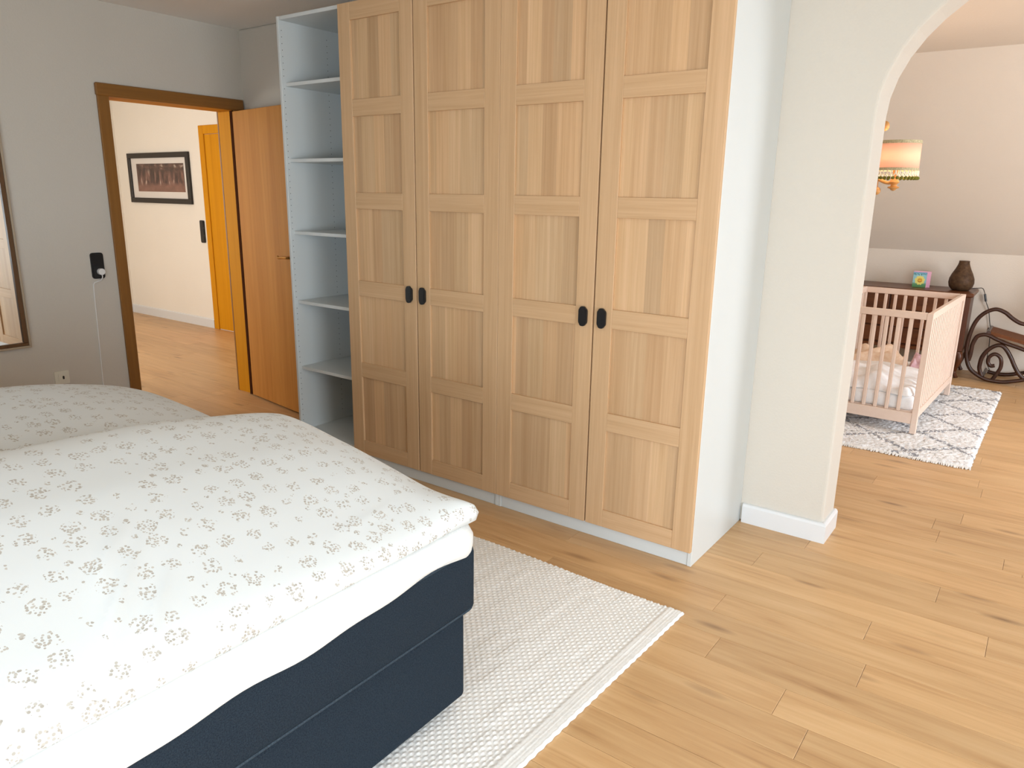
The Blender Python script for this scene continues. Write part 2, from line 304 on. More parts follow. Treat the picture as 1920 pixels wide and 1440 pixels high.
# ------------------------------------------------------------------ mesh helpers
class MB:
    def __init__(s): s.v = []; s.f = []
    def add(s, vs, fs):
        o = len(s.v); s.v += [tuple(p) for p in vs]; s.f += [tuple(i + o for i in f) for f in fs]; return s
    def box(s, a, b):
        (x0, y0, z0), (x1, y1, z1) = a, b
        return s.add([(x0, y0, z0), (x1, y0, z0), (x1, y1, z0), (x0, y1, z0), (x0, y0, z1), (x1, y0, z1), (x1, y1, z1), (x0, y1, z1)],
                     [(0, 3, 2, 1), (4, 5, 6, 7), (0, 1, 5, 4), (1, 2, 6, 5), (2, 3, 7, 6), (3, 0, 4, 7)])
    def cbox(s, a, b, c=0.002):
        """box with every edge chamfered by c"""
        bm = bmesh.new(); bmesh.ops.create_cube(bm, size=1)
        for v in bm.verts:
            v.co = Vector(((a[0] + b[0]) / 2 + v.co.x * (b[0] - a[0]), (a[1] + b[1]) / 2 + v.co.y * (b[1] - a[1]), (a[2] + b[2]) / 2 + v.co.z * (b[2] - a[2])))
        bmesh.ops.bevel(bm, geom=list(bm.edges), offset=c, segments=1, affect='EDGES')
        return s.bm(bm)
    def rbox(s, a, b, c=0.01, seg=3):
        bm = bmesh.new(); bmesh.ops.create_cube(bm, size=1)
        for v in bm.verts:
            v.co = Vector(((a[0] + b[0]) / 2 + v.co.x * (b[0] - a[0]), (a[1] + b[1]) / 2 + v.co.y * (b[1] - a[1]), (a[2] + b[2]) / 2 + v.co.z * (b[2] - a[2])))
        bmesh.ops.bevel(bm, geom=list(bm.edges), offset=c, segments=seg, profile=0.5, affect='EDGES')
        return s.bm(bm)
    def bm(s, bm):
        bm.verts.index_update(); s.add([v.co[:] for v in bm.verts], [[v.index for v in f.verts] for f in bm.faces]); bm.free(); return s
    def prism(s, poly, axis, d0, d1):
        """polygon (2D, counter-clockwise) pushed along axis 'x','y','z' from d0 to d1"""
        def P(p, d): return {'x': (d, p[0], p[1]), 'y': (p[0], d, p[1]), 'z': (p[0], p[1], d)}[axis]
        n = len(poly); vs = [P(p, d0) for p in poly] + [P(p, d1) for p in poly]
        fs = [tuple(range(n))[::-1], tuple(range(n, 2 * n))] + [(i, (i + 1) % n, n + (i + 1) % n, n + i) for i in range(n)]
        return s.add(vs, fs)
    def lathe(s, prof, c=(0, 0, 0), n=24):
        """profile of (radius, z) turned about a vertical axis"""
        vs = []; fs = []
        for r, z in prof:
            for i in range(n):
                a = 2 * math.pi * i / n; vs.append((c[0] + r * math.cos(a), c[1] + r * math.sin(a), c[2] + z))
        for j in range(len(prof) - 1):
            for i in range(n): fs.append((j * n + i, j * n + (i + 1) % n, (j + 1) * n + (i + 1) % n, (j + 1) * n + i))
        fs.append(tuple(range(n))[::-1]); fs.append(tuple((len(prof) - 1) * n + i for i in range(n)))
        return s.add(vs, fs)
    def tube(s, pts, rad, n=8, flat=1.0, smooth=6, caps=True):
        P = catmull(pts, smooth) if smooth > 1 else [Vector(p) for p in pts]
        rr = rad if callable(rad) else (lambda t: rad)
        vs = []; fs = []; L = len(P)
        t0 = (P[1] - P[0]).normalized(); ref = Vector((0, 0, 1)) if abs(t0.z) < 0.9 else Vector((0, 1, 0)); nrm = t0.cross(ref).normalized()
        for i, p in enumerate(P):
            t = (P[min(i + 1, L - 1)] - P[max(i - 1, 0)]).normalized(); nrm = (nrm - t * nrm.dot(t)).normalized(); bn = t.cross(nrm)
            for k in range(n):
                a = 2 * math.pi * k / n; r = rr(i / (L - 1)); vs.append(p + nrm * math.cos(a) * r * flat + bn * math.sin(a) * r)
        for i in range(L - 1):
            for k in range(n): fs.append((i * n + k, i * n + (k + 1) % n, (i + 1) * n + (k + 1) % n, (i + 1) * n + k))
        if caps: fs.append(tuple(range(n))[::-1]); fs.append(tuple((L - 1) * n + k for k in range(n)))
        return s.add(vs, fs)
    def ball(s, c, r, seg=10, rings=6, sq=(1, 1, 1)):
        bm = bmesh.new(); bmesh.ops.create_uvsphere(bm, u_segments=seg, v_segments=rings, radius=1)
        for v in bm.verts: v.co = Vector((c[0] + v.co.x * r * sq[0], c[1] + v.co.y * r * sq[1], c[2] + v.co.z * r * sq[2]))
        return s.bm(bm)
    def mesh(s, name, smooth=False, angle=None):
        me = bpy.data.meshes.new(name); me.from_pydata(s.v, [], s.f); me.validate(); me.update()
        bm = bmesh.new(); bm.from_mesh(me); bmesh.ops.recalc_face_normals(bm, faces=list(bm.faces)); bm.to_mesh(me); bm.free()
        if smooth:
            for p in me.polygons: p.use_smooth = True
            if angle: me.set_sharp_from_angle(angle=R(angle))
        return me
    def build(s, name, mat, parent=None, smooth=False, angle=40):
        o = bpy.data.objects.new(name, s.mesh(name, smooth, angle)); COL.objects.link(o)
        o.data.materials.append(M[mat] if isinstance(mat, str) else mat)
        if parent: o.parent = parent
        return o
def catmull(pts, n):
    P = [Vector(p) for p in pts]; out = []
    for i in range(len(P) - 1):
        p0 = P[i - 1] if i else P[0] * 2 - P[1]; p1, p2 = P[i], P[i + 1]; p3 = P[i + 2] if i + 2 < len(P) else P[-1] * 2 - P[-2]
        for k in range(n):
            t = k / n; out.append(0.5 * ((2 * p1) + (p2 - p0) * t + (2 * p0 - 5 * p1 + 4 * p2 - p3) * t * t + (3 * p1 - p0 - 3 * p2 + p3) * t ** 3))
    out.append(P[-1]); return out
def rrect(w, h, r, n=5, cx=0, cy=0):
    out = []
    for sx, sy, a0 in ((1, -1, -90), (1, 1, 0), (-1, 1, 90), (-1, -1, 180)):
        for k in range(n + 1):
            a = R(a0 + 90 * k / n); out.append((cx + sx * (w / 2 - r) + r * math.cos(a), cy + sy * (h / 2 - r) + r * math.sin(a)))
    return out
def tag(o, label=None, cat=None, group=None, kind=None):
    if label: o['label'] = label
    if cat: o['category'] = cat
    if group: o['group'] = group
    if kind: o['kind'] = kind
    return o
def thing(name, label, cat, loc=(0, 0, 0), rz=0, group=None, kind=None):
    o = bpy.data.objects.new(name, None); o.empty_display_size = 0.1; COL.objects.link(o); o.location = loc; o.rotation_euler = (0, 0, rz)
    return tag(o, label, cat, group, kind)
def struct(name, mb, mat, label=None, cat=None, smooth=False):
    o = mb.build(name, mat, None, smooth); return tag(o, label, cat, None, 'structure')
def copy_tree(o, parent=None):
    c = o.copy(); COL.objects.link(c); c.parent = parent
    for ch in list(o.children): copy_tree(ch, c)
    return c
def B(a, b): return MB().box(a, b)

# ------------------------------------------------------------------ the shell
XL, XR, YF, YW, YT, CZ = -3.67, 3.60, -4.70, 0.60, 0.80, 2.52     # left wall face, right wall face, front wall face, back wall faces, ceiling
HX, HY, HF = -8.06, 1.90, -1.50                                    # hall faces
NX, NY = -1.30, 5.05                                               # nursery faces
AX0, AX1, ASP, AH = 0.367, 1.967, 1.80, 0.58                      # arched opening

arch = [(XL - 0.17, 0), (AX0, 0), (AX0, ASP)]
for k in range(1, 24):
    a = math.pi - math.pi * k / 24
    arch.append(((AX0 + AX1) / 2 + (AX1 - AX0) / 2 * math.cos(a), ASP + AH * math.sin(a)))
arch += [(AX1, ASP), (AX1, 0), (XR + 0.2, 0), (XR + 0.2, CZ), (XL - 0.17, CZ)]
wb = struct('wall_back', MB().prism(arch, 'y', YW, YT), 'wall_plaster', 'white textured back wall with an arched opening to the nursery', 'wall')
bv = wb.modifiers.new('bevel', 'BEVEL'); bv.width = 0.012; bv.segments = 3; bv.limit_method = 'ANGLE'; bv.angle_limit = R(50)

DY0, DY1, DZ = -0.322, 0.518, 2.00                                 # bedroom doorway
wl = MB().box((XL - 0.17, YF - 0.2, 0), (XL, DY0 - 0.02, CZ)).box((XL - 0.17, DY1 + 0.02, 0), (XL, YW, CZ)).box((XL - 0.17, DY0 - 0.02, DZ + 0.02), (XL, DY1 + 0.02, CZ))
struct('wall_left', wl, 'wall_plaster', 'white textured wall with the doorway to the hall', 'wall')
WIN = dict(w1=(-3.5, -0.9, 0.1, 1.6), w3=(1.7, 3.5, 0.6, 2.1))
wr = MB()
for y0, y1 in ((YF - 0.2, -3.5), (-0.9, 1.7), (3.5, NY + 0.2)): wr.box((XR, y0, 0), (XR + 0.2, y1, CZ))
for k in WIN:
    a = WIN[k]; wr.box((XR, a[0], 0), (XR + 0.2, a[1], a[2])).box((XR, a[0], a[3]), (XR + 0.2, a[1], CZ))
struct('wall_right', wr, 'wall_plaster', 'white window wall on the right side of the rooms', 'wall')
wf = MB().box((XL - 0.17, YF - 0.2, 0), (-0.3, YF, CZ)).box((3.2, YF - 0.2, 0), (XR + 0.2, YF, CZ)).box((-0.3, YF - 0.2, 0), (3.2, YF, 0.1)).box((-0.3, YF - 0.2, 1.5), (3.2, YF, CZ))
struct('wall_front', wf, 'wall_plaster', 'white wall with an added window behind the head of the bed', 'wall')
struct('ceiling', B((XL - 0.17, YF - 0.2, CZ), (XR + 0.2, YT, CZ + 0.15)), 'ceiling_plaster', 'flat white bedroom ceiling', 'ceiling')
# nursery shell
struct('wall_nursery_left', B((NX - 0.15, YT, 0), (NX, NY + 0.2, CZ)), 'nursery_plaster', 'plain cream left wall of the nursery', 'wall')
KZ, SY = 1.04, 3.75
struct('wall_nursery_back', B((NX - 0.15, NY, 0), (XR + 0.2, NY + 0.2, KZ + 0.05)), 'nursery_plaster', 'low cream knee wall behind the dresser', 'wall')
slope = [(SY, CZ), (NY, KZ), (NY + 0.2, KZ), (NY + 0.2, KZ + 0.12), (SY + 0.05, CZ + 0.15), (YT, CZ + 0.15), (YT, CZ)]
struct('ceiling_nursery', MB().prism(slope, 'x', NX - 0.15, XR + 0.2), 'nursery_plaster', 'cream nursery ceiling sloping down to the knee wall', 'ceiling')
# hall shell
struct('wall_hall_back', B((HX - 0.15, HY, 0), (XL - 0.0, HY + 0.15, CZ)), 'hall_plaster', 'cream hall wall with the framed picture', 'wall')
struct('wall_hall_left', B((HX - 0.15, HF - 0.15, 0), (HX, HY, CZ)), 'hall_plaster', 'cream end wall of the hall', 'wall')
struct('wall_hall_right', B((XL - 0.17, YW, 0), (XL, HY, CZ)), 'hall_plaster', 'cream hall wall beside the bedroom door', 'wall')
whf = MB().box((HX - 0.15, HF - 0.15, 0), (-7.1, HF, CZ)).box((-4.9, HF - 0.15, 0), (XL - 0.17, HF, CZ)).box((-7.1, HF - 0.15, 0), (-4.9, HF, 0.5)).box((-7.1, HF - 0.15, 2.2), (-4.9, HF, CZ))
struct('wall_hall_front', whf, 'hall_plaster', 'cream hall wall with an added wide window', 'wall')
struct('ceiling_hall', B((HX - 0.15, HF - 0.15, CZ), (XL - 0.17, HY + 0.15, CZ + 0.15)), 'ceiling_plaster', 'flat white hall ceiling', 'ceiling')

def window(name, label, axis, pos, a0, a1, z0, z1):
    root = thing(name, label, 'window', ((pos, (a0 + a1) / 2, z0) if axis == 'x' else ((a0 + a1) / 2, pos, z0)), 0, None, 'structure')
    h = z1 - z0; w = a1 - a0
    def bx(u0, u1, d0, d1, zz0, zz1):
        return B((d0, u0, zz0), (d1, u1, zz1)) if axis == 'x' else B((u0, d0, zz0), (u1, d1, zz1))
    for u0, u1, q0, q1 in ((-w / 2, w / 2, 0, 0.06), (-w / 2, w / 2, h - 0.06, h), (-w / 2, -w / 2 + 0.06, 0.06, h - 0.06), (w / 2 - 0.06, w / 2, 0.06, h - 0.06), (-0.03, 0.03, 0.06, h - 0.06)):
        bx(u0, u1, -0.03, 0.03, q0, q1).build('window_frame', 'white_paint', root)
    for s in (-1, 1):
        u = sorted((s * 0.03, s * (w / 2 - 0.06))); bx(u[0], u[1], -0.004, 0.004, 0.06, h - 0.06).build('pane', 'glass', root)
window('window_1', 'wide white framed balcony window in the right bedroom wall', 'x', XR + 0.08, -3.5, -0.9, 0.1, 1.6)
window('fill_window_4', 'added wide white framed window in the wall behind the bed, for fill light', 'y', YF - 0.08, -0.3, 3.2, 0.1, 1.5)  # unseen window, added for frontal fill light
window('window_2', 'white framed nursery window in the right wall', 'x', XR + 0.08, 1.7, 3.5, 0.6, 2.1)
window('fill_window_3', 'added wide white framed hall window, to light the picture wall', 'y', HF - 0.07, -7.1, -4.9, 0.5, 2.2)  # unseen window, placed here to light the opposite hall wall

# ------------------------------------------------------------------ plank floors
PW, PL, TH = 0.145, 1.22, 0.006
PCACHE = {}
FIX = {0: 0.196, 1: 0.685, 3: 0.196, 8: 0.781, 14: 0.87, 15: 0.20, -3: 0.55, -5: -0.1}
def plank_floor(name, label, x0, x1, y0, y1):
    root = B((x0, y0, -0.06), (x1, y1, -TH)).build(name, 'subfloor'); tag(root, label, 'floor', None, 'structure')
    k0 = math.floor((y0 + 0.244) / PW); k1 = math.ceil((y1 + 0.244) / PW)
    rnd = random.Random(name)
    for k in range(k0, k1):
        ya, yb = max(y0, -0.244 + k * PW), min(y1, -0.244 + (k + 1) * PW)
        if yb - ya < 0.02: continue
        off = FIX.get(k, rnd.uniform(0, PL)); x = off - math.ceil((off - x0) / PL) * PL
        while x < x1:
            xa, xb = max(x, x0), min(x + PL, x1); x += PL
            if xb - xa < 0.03: continue
            key = (round(xb - xa, 3), round(yb - ya, 3))
            if key not in PCACHE:
                l, w = key; g = 0.0005; c = 0.0012
                vs = [(-l / 2 + g, -w / 2 + g, -TH), (l / 2 - g, -w / 2 + g, -TH), (l / 2 - g, w / 2 - g, -TH), (-l / 2 + g, w / 2 - g, -TH)]
                vs += [(p[0], p[1], -c * 0.6) for p in vs]; vs += [(math.copysign(abs(p[0]) - c, p[0]), math.copysign(abs(p[1]) - c, p[1]), 0) for p in vs[:4]]
                fs = [(3, 2, 1, 0)] + [(i, (i + 1) % 4, 4 + (i + 1) % 4, 4 + i) for i in range(4)] + [(4 + i, 4 + (i + 1) % 4, 8 + (i + 1) % 4, 8 + i) for i in range(4)] + [(8, 9, 10, 11)]
                me = bpy.data.meshes.new('plank'); me.from_pydata(vs, [], fs); me.materials.append(M['oak_floor']); PCACHE[key] = me
            o = bpy.data.objects.new('plank', PCACHE[key]); COL.objects.link(o); o.location = ((xa + xb) / 2, (ya + yb) / 2, 0); o.parent = root
plank_floor('floor', 'warm oak plank floor of the bedroom', XL - 0.17, XR, YF, YT)
plank_floor('floor_nursery', 'oak plank floor of the nursery', NX, XR, YT, NY)
plank_floor('floor_hall', 'honey oak plank floor of the hall', HX, XL - 0.17, HF, HY)

# ------------------------------------------------------------------ baseboards
def bb_profile(d, h): return [(0, 0), (d, 0), (d, h - 0.012), (d * 0.72, h - 0.003), (d * 0.4, h), (0, h)]
def baseboard(name, label, path, h=0.092, d=0.018):
    """white skirting run along a floor path; it stands out to the left hand side of the direction of travel"""
    prof = bb_profile(d, h); vs = []; fs = []; n = len(prof); P = [Vector((*p, 0)) for p in path]
    for i, p in enumerate(P):
        ns = []
        if i: t = (P[i] - P[i - 1]).normalized(); ns.append(Vector((-t.y, t.x, 0)))
        if i < len(P) - 1: t = (P[i + 1] - P[i]).normalized(); ns.append(Vector((-t.y, t.x, 0)))
        m = sum(ns, Vector()); m = m / m.length_squared * len(ns) if len(ns) > 1 else ns[0]
        if len(ns) > 1: m = (ns[0] + ns[1]) / (1 + ns[0].dot(ns[1]))
        for a, z in prof: vs.append((p.x + m.x * a, p.y + m.y * a, z))
    for i in range(len(P) - 1):
        for k in range(n): fs.append((i * n + k, i * n + (k + 1) % n, (i + 1) * n + (k + 1) % n, (i + 1) * n + k))
    fs += [tuple(range(n)), tuple(((len(P) - 1) * n + k) for k in range(n))[::-1]]
    o = struct(name, MB().add(vs, fs), 'white_paint', label, 'baseboard'); return o
baseboard('baseboard_back', 'white baseboard wrapping the wall end beside the wardrobe', [(AX0, YT), (AX0, YW), (0.012, YW)][::1])
baseboard('baseboard_left', 'white baseboard below the mirror wall', [(XL, DY0 - 0.085), (XL, YF)][::-1], 0.08, 0.015)
baseboard('baseboard_hall_back', 'white baseboard along the hall picture wall', [(-6.33, HY), (HX, HY), (HX, HF)], 0.10, 0.015)

# ------------------------------------------------------------------ bedroom door frame (trim_1) and leaf (door_1)
t1 = thing('trim_1', 'honey oak casing, coloured as in shade, and lining of the bedroom doorway', 'door frame', (XL, 0.1, 0), 0, None, 'structure')
def tp(mb, name, mat): 
    for i, p in enumerate(mb.v): mb.v[i] = (p[0] - XL, p[1] - 0.1, p[2])
    return mb.build(name, mat, t1)
CW = 0.068
tp(MB().cbox((XL, DY0 - CW, 0), (XL + 0.018, DY0, DZ + CW), 0.004), 'casing', 'honey_oak_shaded')
tp(MB().cbox((XL + 0.0005, DY1, 0), (XL + 0.0185, DY1 + CW - 0.004, DZ + CW), 0.004), 'casing', 'honey_oak_shaded')
tp(MB().cbox((XL + 0.001, DY0 - CW - 0.006, DZ), (XL + 0.026, DY1 + CW, DZ + CW + 0.004), 0.006), 'head_casing', 'honey_oak_shaded_level')
tp(MB().cbox((XL - 0.185, DY0 - 0.02, 0), (XL - 0.0005, DY0, DZ), 0.002), 'lining', 'honey_oak')
tp(MB().cbox((XL - 0.185, DY1, 0), (XL - 0.0005, DY1 + 0.02, DZ), 0.002), 'lining', 'honey_oak')
tp(MB().cbox((XL - 0.185, DY0, DZ), (XL - 0.0005, DY1, DZ + 0.018), 0.002), 'head_lining', 'honey_oak_level')
tp(B((XL - 0.028, DY1 - 0.014, 0), (XL - 0.001, DY1, DZ)), 'shaded_rebate', 'rebate_shade')  # dark strip painting the shaded rebate between lining and leaf
tp(MB().cbox((XL - 0.203, DY1, 0), (XL - 0.185, DY1 + CW, DZ + CW), 0.003), 'hall_casing', 'honey_oak_shaded')
tp(MB().cbox((XL - 0.203, DY0 - CW, 0), (XL - 0.185, DY0, DZ + CW), 0.003), 'hall_casing', 'honey_oak_shaded')

dr = thing('door_1', 'open orange-brown oak veneer door leaf beside the white shelf unit', 'door', (XL + 0.012, 0.487, 0), R(-8.3), None, 'structure')
LW = 0.80
MB().cbox((0.022, 0.0, 0.012), (LW, 0.040, 1.99), 0.002).build('leaf', 'leaf_veneer', dr)
hd = MB().prism(rrect(0.040, 0.20, 0.012, 4, LW - 0.062, 1.03), 'y', -0.006, 0.0).build('handle_plate', 'brass', dr)
MB().tube([(LW - 0.062, -0.004, 1.062), (LW - 0.062, -0.045, 1.062), (LW - 0.075, -0.052, 1.062), (LW - 0.12, -0.052, 1.061), (LW - 0.178, -0.050, 1.056), (LW - 0.190, -0.046, 1.064)], 0.0085, 8).build('lever', 'brass', hd, True)

# hall door beyond the doorway
t2 = thing('trim_2', 'honey oak casing around the hall door beside the picture', 'door frame', (-5.85, HY, 0), 0, None, 'structure')
MB().cbox((-0.47, -0.02, 0), (-0.385, 0.0, 2.11), 0.004).build('casing', 'honey_oak', t2)
MB().cbox((0.385, -0.02, 0), (0.47, 0.0, 2.11), 0.004).build('casing', 'honey_oak', t2)
MB().cbox((-0.385, -0.02, 2.025), (0.385, 0.0, 2.11), 0.004).build('head_casing', 'honey_oak', t2)
d2 = thing('door_2', 'closed honey oak hall door beyond the doorway', 'door', (-5.85, HY - 0.004, 0), 0, None, 'structure')
MB().cbox((-0.382, -0.006, 0.006), (0.382, 0.003, 2.022), 0.002).build('leaf', 'honey_oak', d2)
MB().tube([(0.30, -0.006, 1.05), (0.30, -0.05, 1.05), (0.28, -0.055, 1.05), (0.19, -0.055, 1.05)], 0.009, 8).build('handle', 'brass', d2, True)

# ------------------------------------------------------------------ wardrobes
def carcass(root, w, dep=0.58, h=2.364):
    for x in (0.0, w - 0.018): MB().cbox((x, 0, 0), (x + 0.018, dep, h), 0.0015).build('side_panel', 'white_laminate', root)
    MB().cbox((0.0185, 0.004, 0.068), (w - 0.0185, dep - 0.005, 0.086), 0.0015).build('bottom_panel', 'white_laminate', root)
    MB().cbox((0.0185, 0.004, h - 0.018), (w - 0.0185, dep - 0.005, h), 0.0015).build('top_panel', 'white_laminate', root)
    B((0.0185, dep - 0.004, 0.05), (w - 0.0185, dep, h)).build('back_panel', 'white_laminate', root)
    MB().cbox((0.0185, 0.004, 0), (w - 0.0185, 0.02, 0.067), 0.0015).build('plinth', 'white_laminate', root)
ZB, ZT = 0.068, 2.358
RAILS = [(0.068, 0.147), (0.509, 0.5885), (0.9497, 1.0295), (1.3944, 1.4745), (1.8395, 1.919), (2.279, 2.358)]
def make_door(root, x0, handle_side):
    w = 0.496; st = 0.0835
    d = B((0.004, -0.0055, ZB + 0.004), (w - 0.004, -0.002, ZT - 0.004)).build('door', 'oak_upright', root); d.location = (x0, 0, 0)
    for a, b in ((0, st), (w - st, w)): MB().cbox((a, -0.020, ZB), (b, -0.001, ZT), 0.0014).build('stile', 'oak_upright', d)
    for a, b in RAILS: MB().cbox((st + 0.0002, -0.0196, a), (w - st - 0.0002, -0.0015, b), 0.0012).build('rail', 'oak_level', d)
    me = None
    for i in range(5):
        za, zb = RAILS[i][1], RAILS[i + 1][0]
        if me is None: me = B((st - 0.003, -0.0095, -0.1835), (w - st + 0.003, -0.0055, 0.1835)).mesh('panel'); me.materials.append(M['oak_striped'])
        o = bpy.data.objects.new('panel', me); COL.objects.link(o); o.parent = d; o.location = (0, 0, (za + zb) / 2)
    hx = w - 0.041 if handle_side == 'right' else 0.041
    hz = 0.99
    hb = MB().prism(rrect(0.040, 0.072, 0.014, 4, hx, hz), 'y', -0.034, -0.0255).prism(rrect(0.030, 0.083, 0.012, 4, hx, hz), 'y', -0.036, -0.0275)
    hb.prism(rrect(0.034, 0.066, 0.012, 4, hx, hz), 'y', -0.0256, -0.0199)
    tag(hb.build('handle', 'black_plastic', d), 'black rounded pull')
    return d
u_right = thing('wardrobe', 'two-door oak framed wardrobe beside the bare wall end, white side panel showing', 'wardrobe', (-1.0, 0.02, 0), 0, 'oak framed wardrobes in a row')
carcass(u_right, 1.0)
make_door(u_right, 0.0006, 'right'); make_door(u_right, 0.5034, 'left')
u_mid = copy_tree(u_right); u_mid.location = (-2.0, 0.02, 0)
tag(u_mid, 'two-door oak framed wardrobe in the middle, next to the open white shelves', 'wardrobe', 'oak framed wardrobes in a row')

su = thing('shelf_unit', 'tall open white shelf unit between the door leaf and the oak wardrobes', 'shelf unit', (-2.5, 0.02, 0))
carcass(su, 0.5)
for z in (2.03, 1.639, 1.249, 0.857, 0.468):
    MB().cbox((0.0185, 0.026, z - 0.009), (0.4815, 0.572, z + 0.009), 0.0012).build('shelf', 'white_laminate', su)
ph = MB()
for yy in (0.016, 0.32):
    for k in range(68):
        z = 0.147 + k * 0.0321; n = 6; r = 0.0026
        if any(abs(z - s) < 0.013 for s in (2.03, 1.639, 1.249, 0.857, 0.468)): continue
        vs = [(0.0183, yy + r * math.cos(2 * math.pi * i / n), z + r * math.sin(2 * math.pi * i / n)) for i in range(n)]; ph.add(vs, [tuple(range(n))])
tag(ph.build('pin_holes', 'hole_dark', su), 'rows of small peg holes', None, None, 'stuff')

# ------------------------------------------------------------------ left wall: mirror, switch, cable, socket
mr = thing('wall_mirror', 'large wall mirror in a brown wooden frame, cut by the left photo edge', 'mirror', (XL, -1.62, 0.585))
mw, mh = 1.39, 1.42       # outer size along y, z
def mir(y0, y1, z0, z1, name, mat, x0, x1): return MB().cbox((x0, y0, z0), (x1, y1, z1), 0.002).build(name, mat, mr)
hw = mw / 2
for y0, y1, z0, z1 in ((-hw, hw, 0, 0.012), (-hw, hw, mh - 0.012, mh), (-hw, -hw + 0.012, 0.0125, mh - 0.0125), (hw - 0.012, hw, 0.0125, mh - 0.0125)): mir(y0, y1, z0, z1, 'outer_edge', 'mirror_edge', 0.001, 0.026)
for y0, y1, z0, z1 in ((-hw + 0.0125, hw - 0.0125, 0.0125, 0.03), (-hw + 0.0125, hw - 0.0125, mh - 0.03, mh - 0.0125), (-hw + 0.0125, -hw + 0.035, 0.0305, mh - 0.0305), (hw - 0.035, hw - 0.0125, 0.0305, mh - 0.0305)): mir(y0, y1, z0, z1, 'frame', 'mirror_oak', 0.001, 0.022)
B((0.002, -hw + 0.035, 0.03), (0.008, hw - 0.035, mh - 0.03)).build('mirror_glass', 'mirror_silver', mr)

sw = thing('light_switch', 'black double wall plate with a white plug beside the door casing', 'switch', (XL, -0.50, 1.02))
MB().prism(rrect(0.074, 0.155, 0.016, 5), 'x', 0.0, 0.010).build('cover_frame', 'black_plastic', sw)
MB().prism(rrect(0.056, 0.062, 0.005, 3, 0, 0.036), 'x', 0.010, 0.0135).build('rocker', 'black_plastic', sw)
MB().prism(rrect(0.056, 0.060, 0.005, 3, 0, -0.036), 'x', 0.010, 0.012).build('socket_insert', 'black_matt', sw)
pc = thing('power_cable', 'white round plug and thin cable running down the wall from the black plate', 'cable', (XL, -0.492, 0.26))
def disc_x(cy, cz, x0, x1, r, n=18): return MB().prism([(cy + r * math.cos(2 * math.pi * i / n), cz + r * math.sin(2 * math.pi * i / n)) for i in range(n)], 'x', x0, x1)
disc_x(0.0, 0.725, 0.0125, 0.036, 0.0195).build('plug', 'white_plastic', pc)
MB().tube([(0.030, 0.0, 0.712), (0.024, 0.004, 0.690), (0.010, -0.002, 0.672), (0.006, -0.022, 0.664), (0.005, -0.041, 0.655), (0.004, -0.046, 0.62), (0.004, -0.050, 0.45), (0.004, -0.056, 0.2), (0.004, -0.060, 0.02), (0.006, -0.050, 0.004), (0.010, -0.02, 0.0)], 0.0032, 6, 1, 5).build('cable', 'white_plastic', pc, True)
disc_x(-0.022, 0.005, 0.001, 0.010, 0.007, 10).build('cable_clip', 'grey_metal', pc)
sk = thing('wall_socket', 'small cream square wall outlet under the mirror corner', 'socket', (XL, -0.783, 0.376))
MB().prism(rrect(0.08, 0.08, 0.004, 2), 'x', 0.0, 0.008).build('cover_plate', 'cream_plastic', sk)
MB().prism(rrect(0.050, 0.050, 0.004, 2, 0.004, 0), 'x', 0.008, 0.011).build('insert', 'cream_plastic', sk)
MB().prism(rrect(0.010, 0.020, 0.004, 3, 0.006, 0), 'x', 0.011, 0.0125).build('outlet_hole', 'black_matt', sk)

# ------------------------------------------------------------------ hall: picture, switch
pi = thing('framed_picture', 'black framed sepia woodland picture on the hall wall', 'picture', (-7.17, HY, 1.318))
pw, phh, fw = 1.25, 0.542, 0.055
for a, b, c, d in ((-pw / 2, pw / 2, 0, fw), (-pw / 2, pw / 2, phh - fw, phh), (-pw / 2, -pw / 2 + fw, fw, phh - fw), (pw / 2 - fw, pw / 2, fw, phh - fw)):
    MB().cbox((a, -0.030, c), (b, -0.001, d), 0.003).build('frame', 'picture_frame_black', pi)
B((-pw / 2 + fw, -0.012, fw), (pw / 2 - fw, -0.004, phh - fw)).build('mat_board', 'picture_mat', pi)
B((-pw / 2 + 0.165, -0.0135, 0.125), (pw / 2 - 0.115, -0.0122, phh - 0.115)).build('print', 'woodland_print', pi)
B((-pw / 2 + fw, -0.018, fw), (pw / 2 - fw, -0.016, phh - fw)).build('pane', 'glass', pi)
hs = thing('hall_switch', 'tall narrow black switch strip on the hall wall beside the honey oak door', 'switch', (-6.412, HY, 0.92))
MB().prism(rrect(0.082, 0.236, 0.016, 5, 0, 0.118), 'y', -0.010, 0.0).build('cover_frame', 'black_plastic', hs)
for k in range(3): MB().prism(rrect(0.060, 0.062, 0.005, 3, 0, 0.042 + k * 0.076), 'y', -0.0135, -0.010).build('rocker', 'black_plastic', hs)

# ------------------------------------------------------------------ bed
def pch(x, xs, ys):
    xs = np.array(xs, float); ys = np.array(ys, float); d = np.diff(ys) / np.diff(xs); m = np.zeros_like(ys); m[0] = d[0]; m[-1] = d[-1]
    for i in range(1, len(xs) - 1): m[i] = 0 if d[i - 1] * d[i] <= 0 else 2 * d[i - 1] * d[i] / (d[i - 1] + d[i])
    i = np.clip(np.searchsorted(xs, x) - 1, 0, len(xs) - 2); h = xs[i + 1] - xs[i]; t = (x - xs[i]) / h
    return (2 * t ** 3 - 3 * t * t + 1) * ys[i] + (t ** 3 - 2 * t * t + t) * h * m[i] + (-2 * t ** 3 + 3 * t * t) * ys[i + 1] + (t ** 3 - t * t) * h * m[i + 1]
BX0, BX1, BY0, BY1 = -2.0, -0.163, -3.25, -1.185
bed = thing('bed', 'dark navy upholstered box spring bed standing on the white rug', 'bed', ((BX0 + BX1) / 2, (BY0 + BY1) / 2, 0))
def bl(mb):
    for i, p in enumerate(mb.v): mb.v[i] = (p[0] - (BX0 + BX1) / 2, p[1] - (BY0 + BY1) / 2, p[2])
    return mb
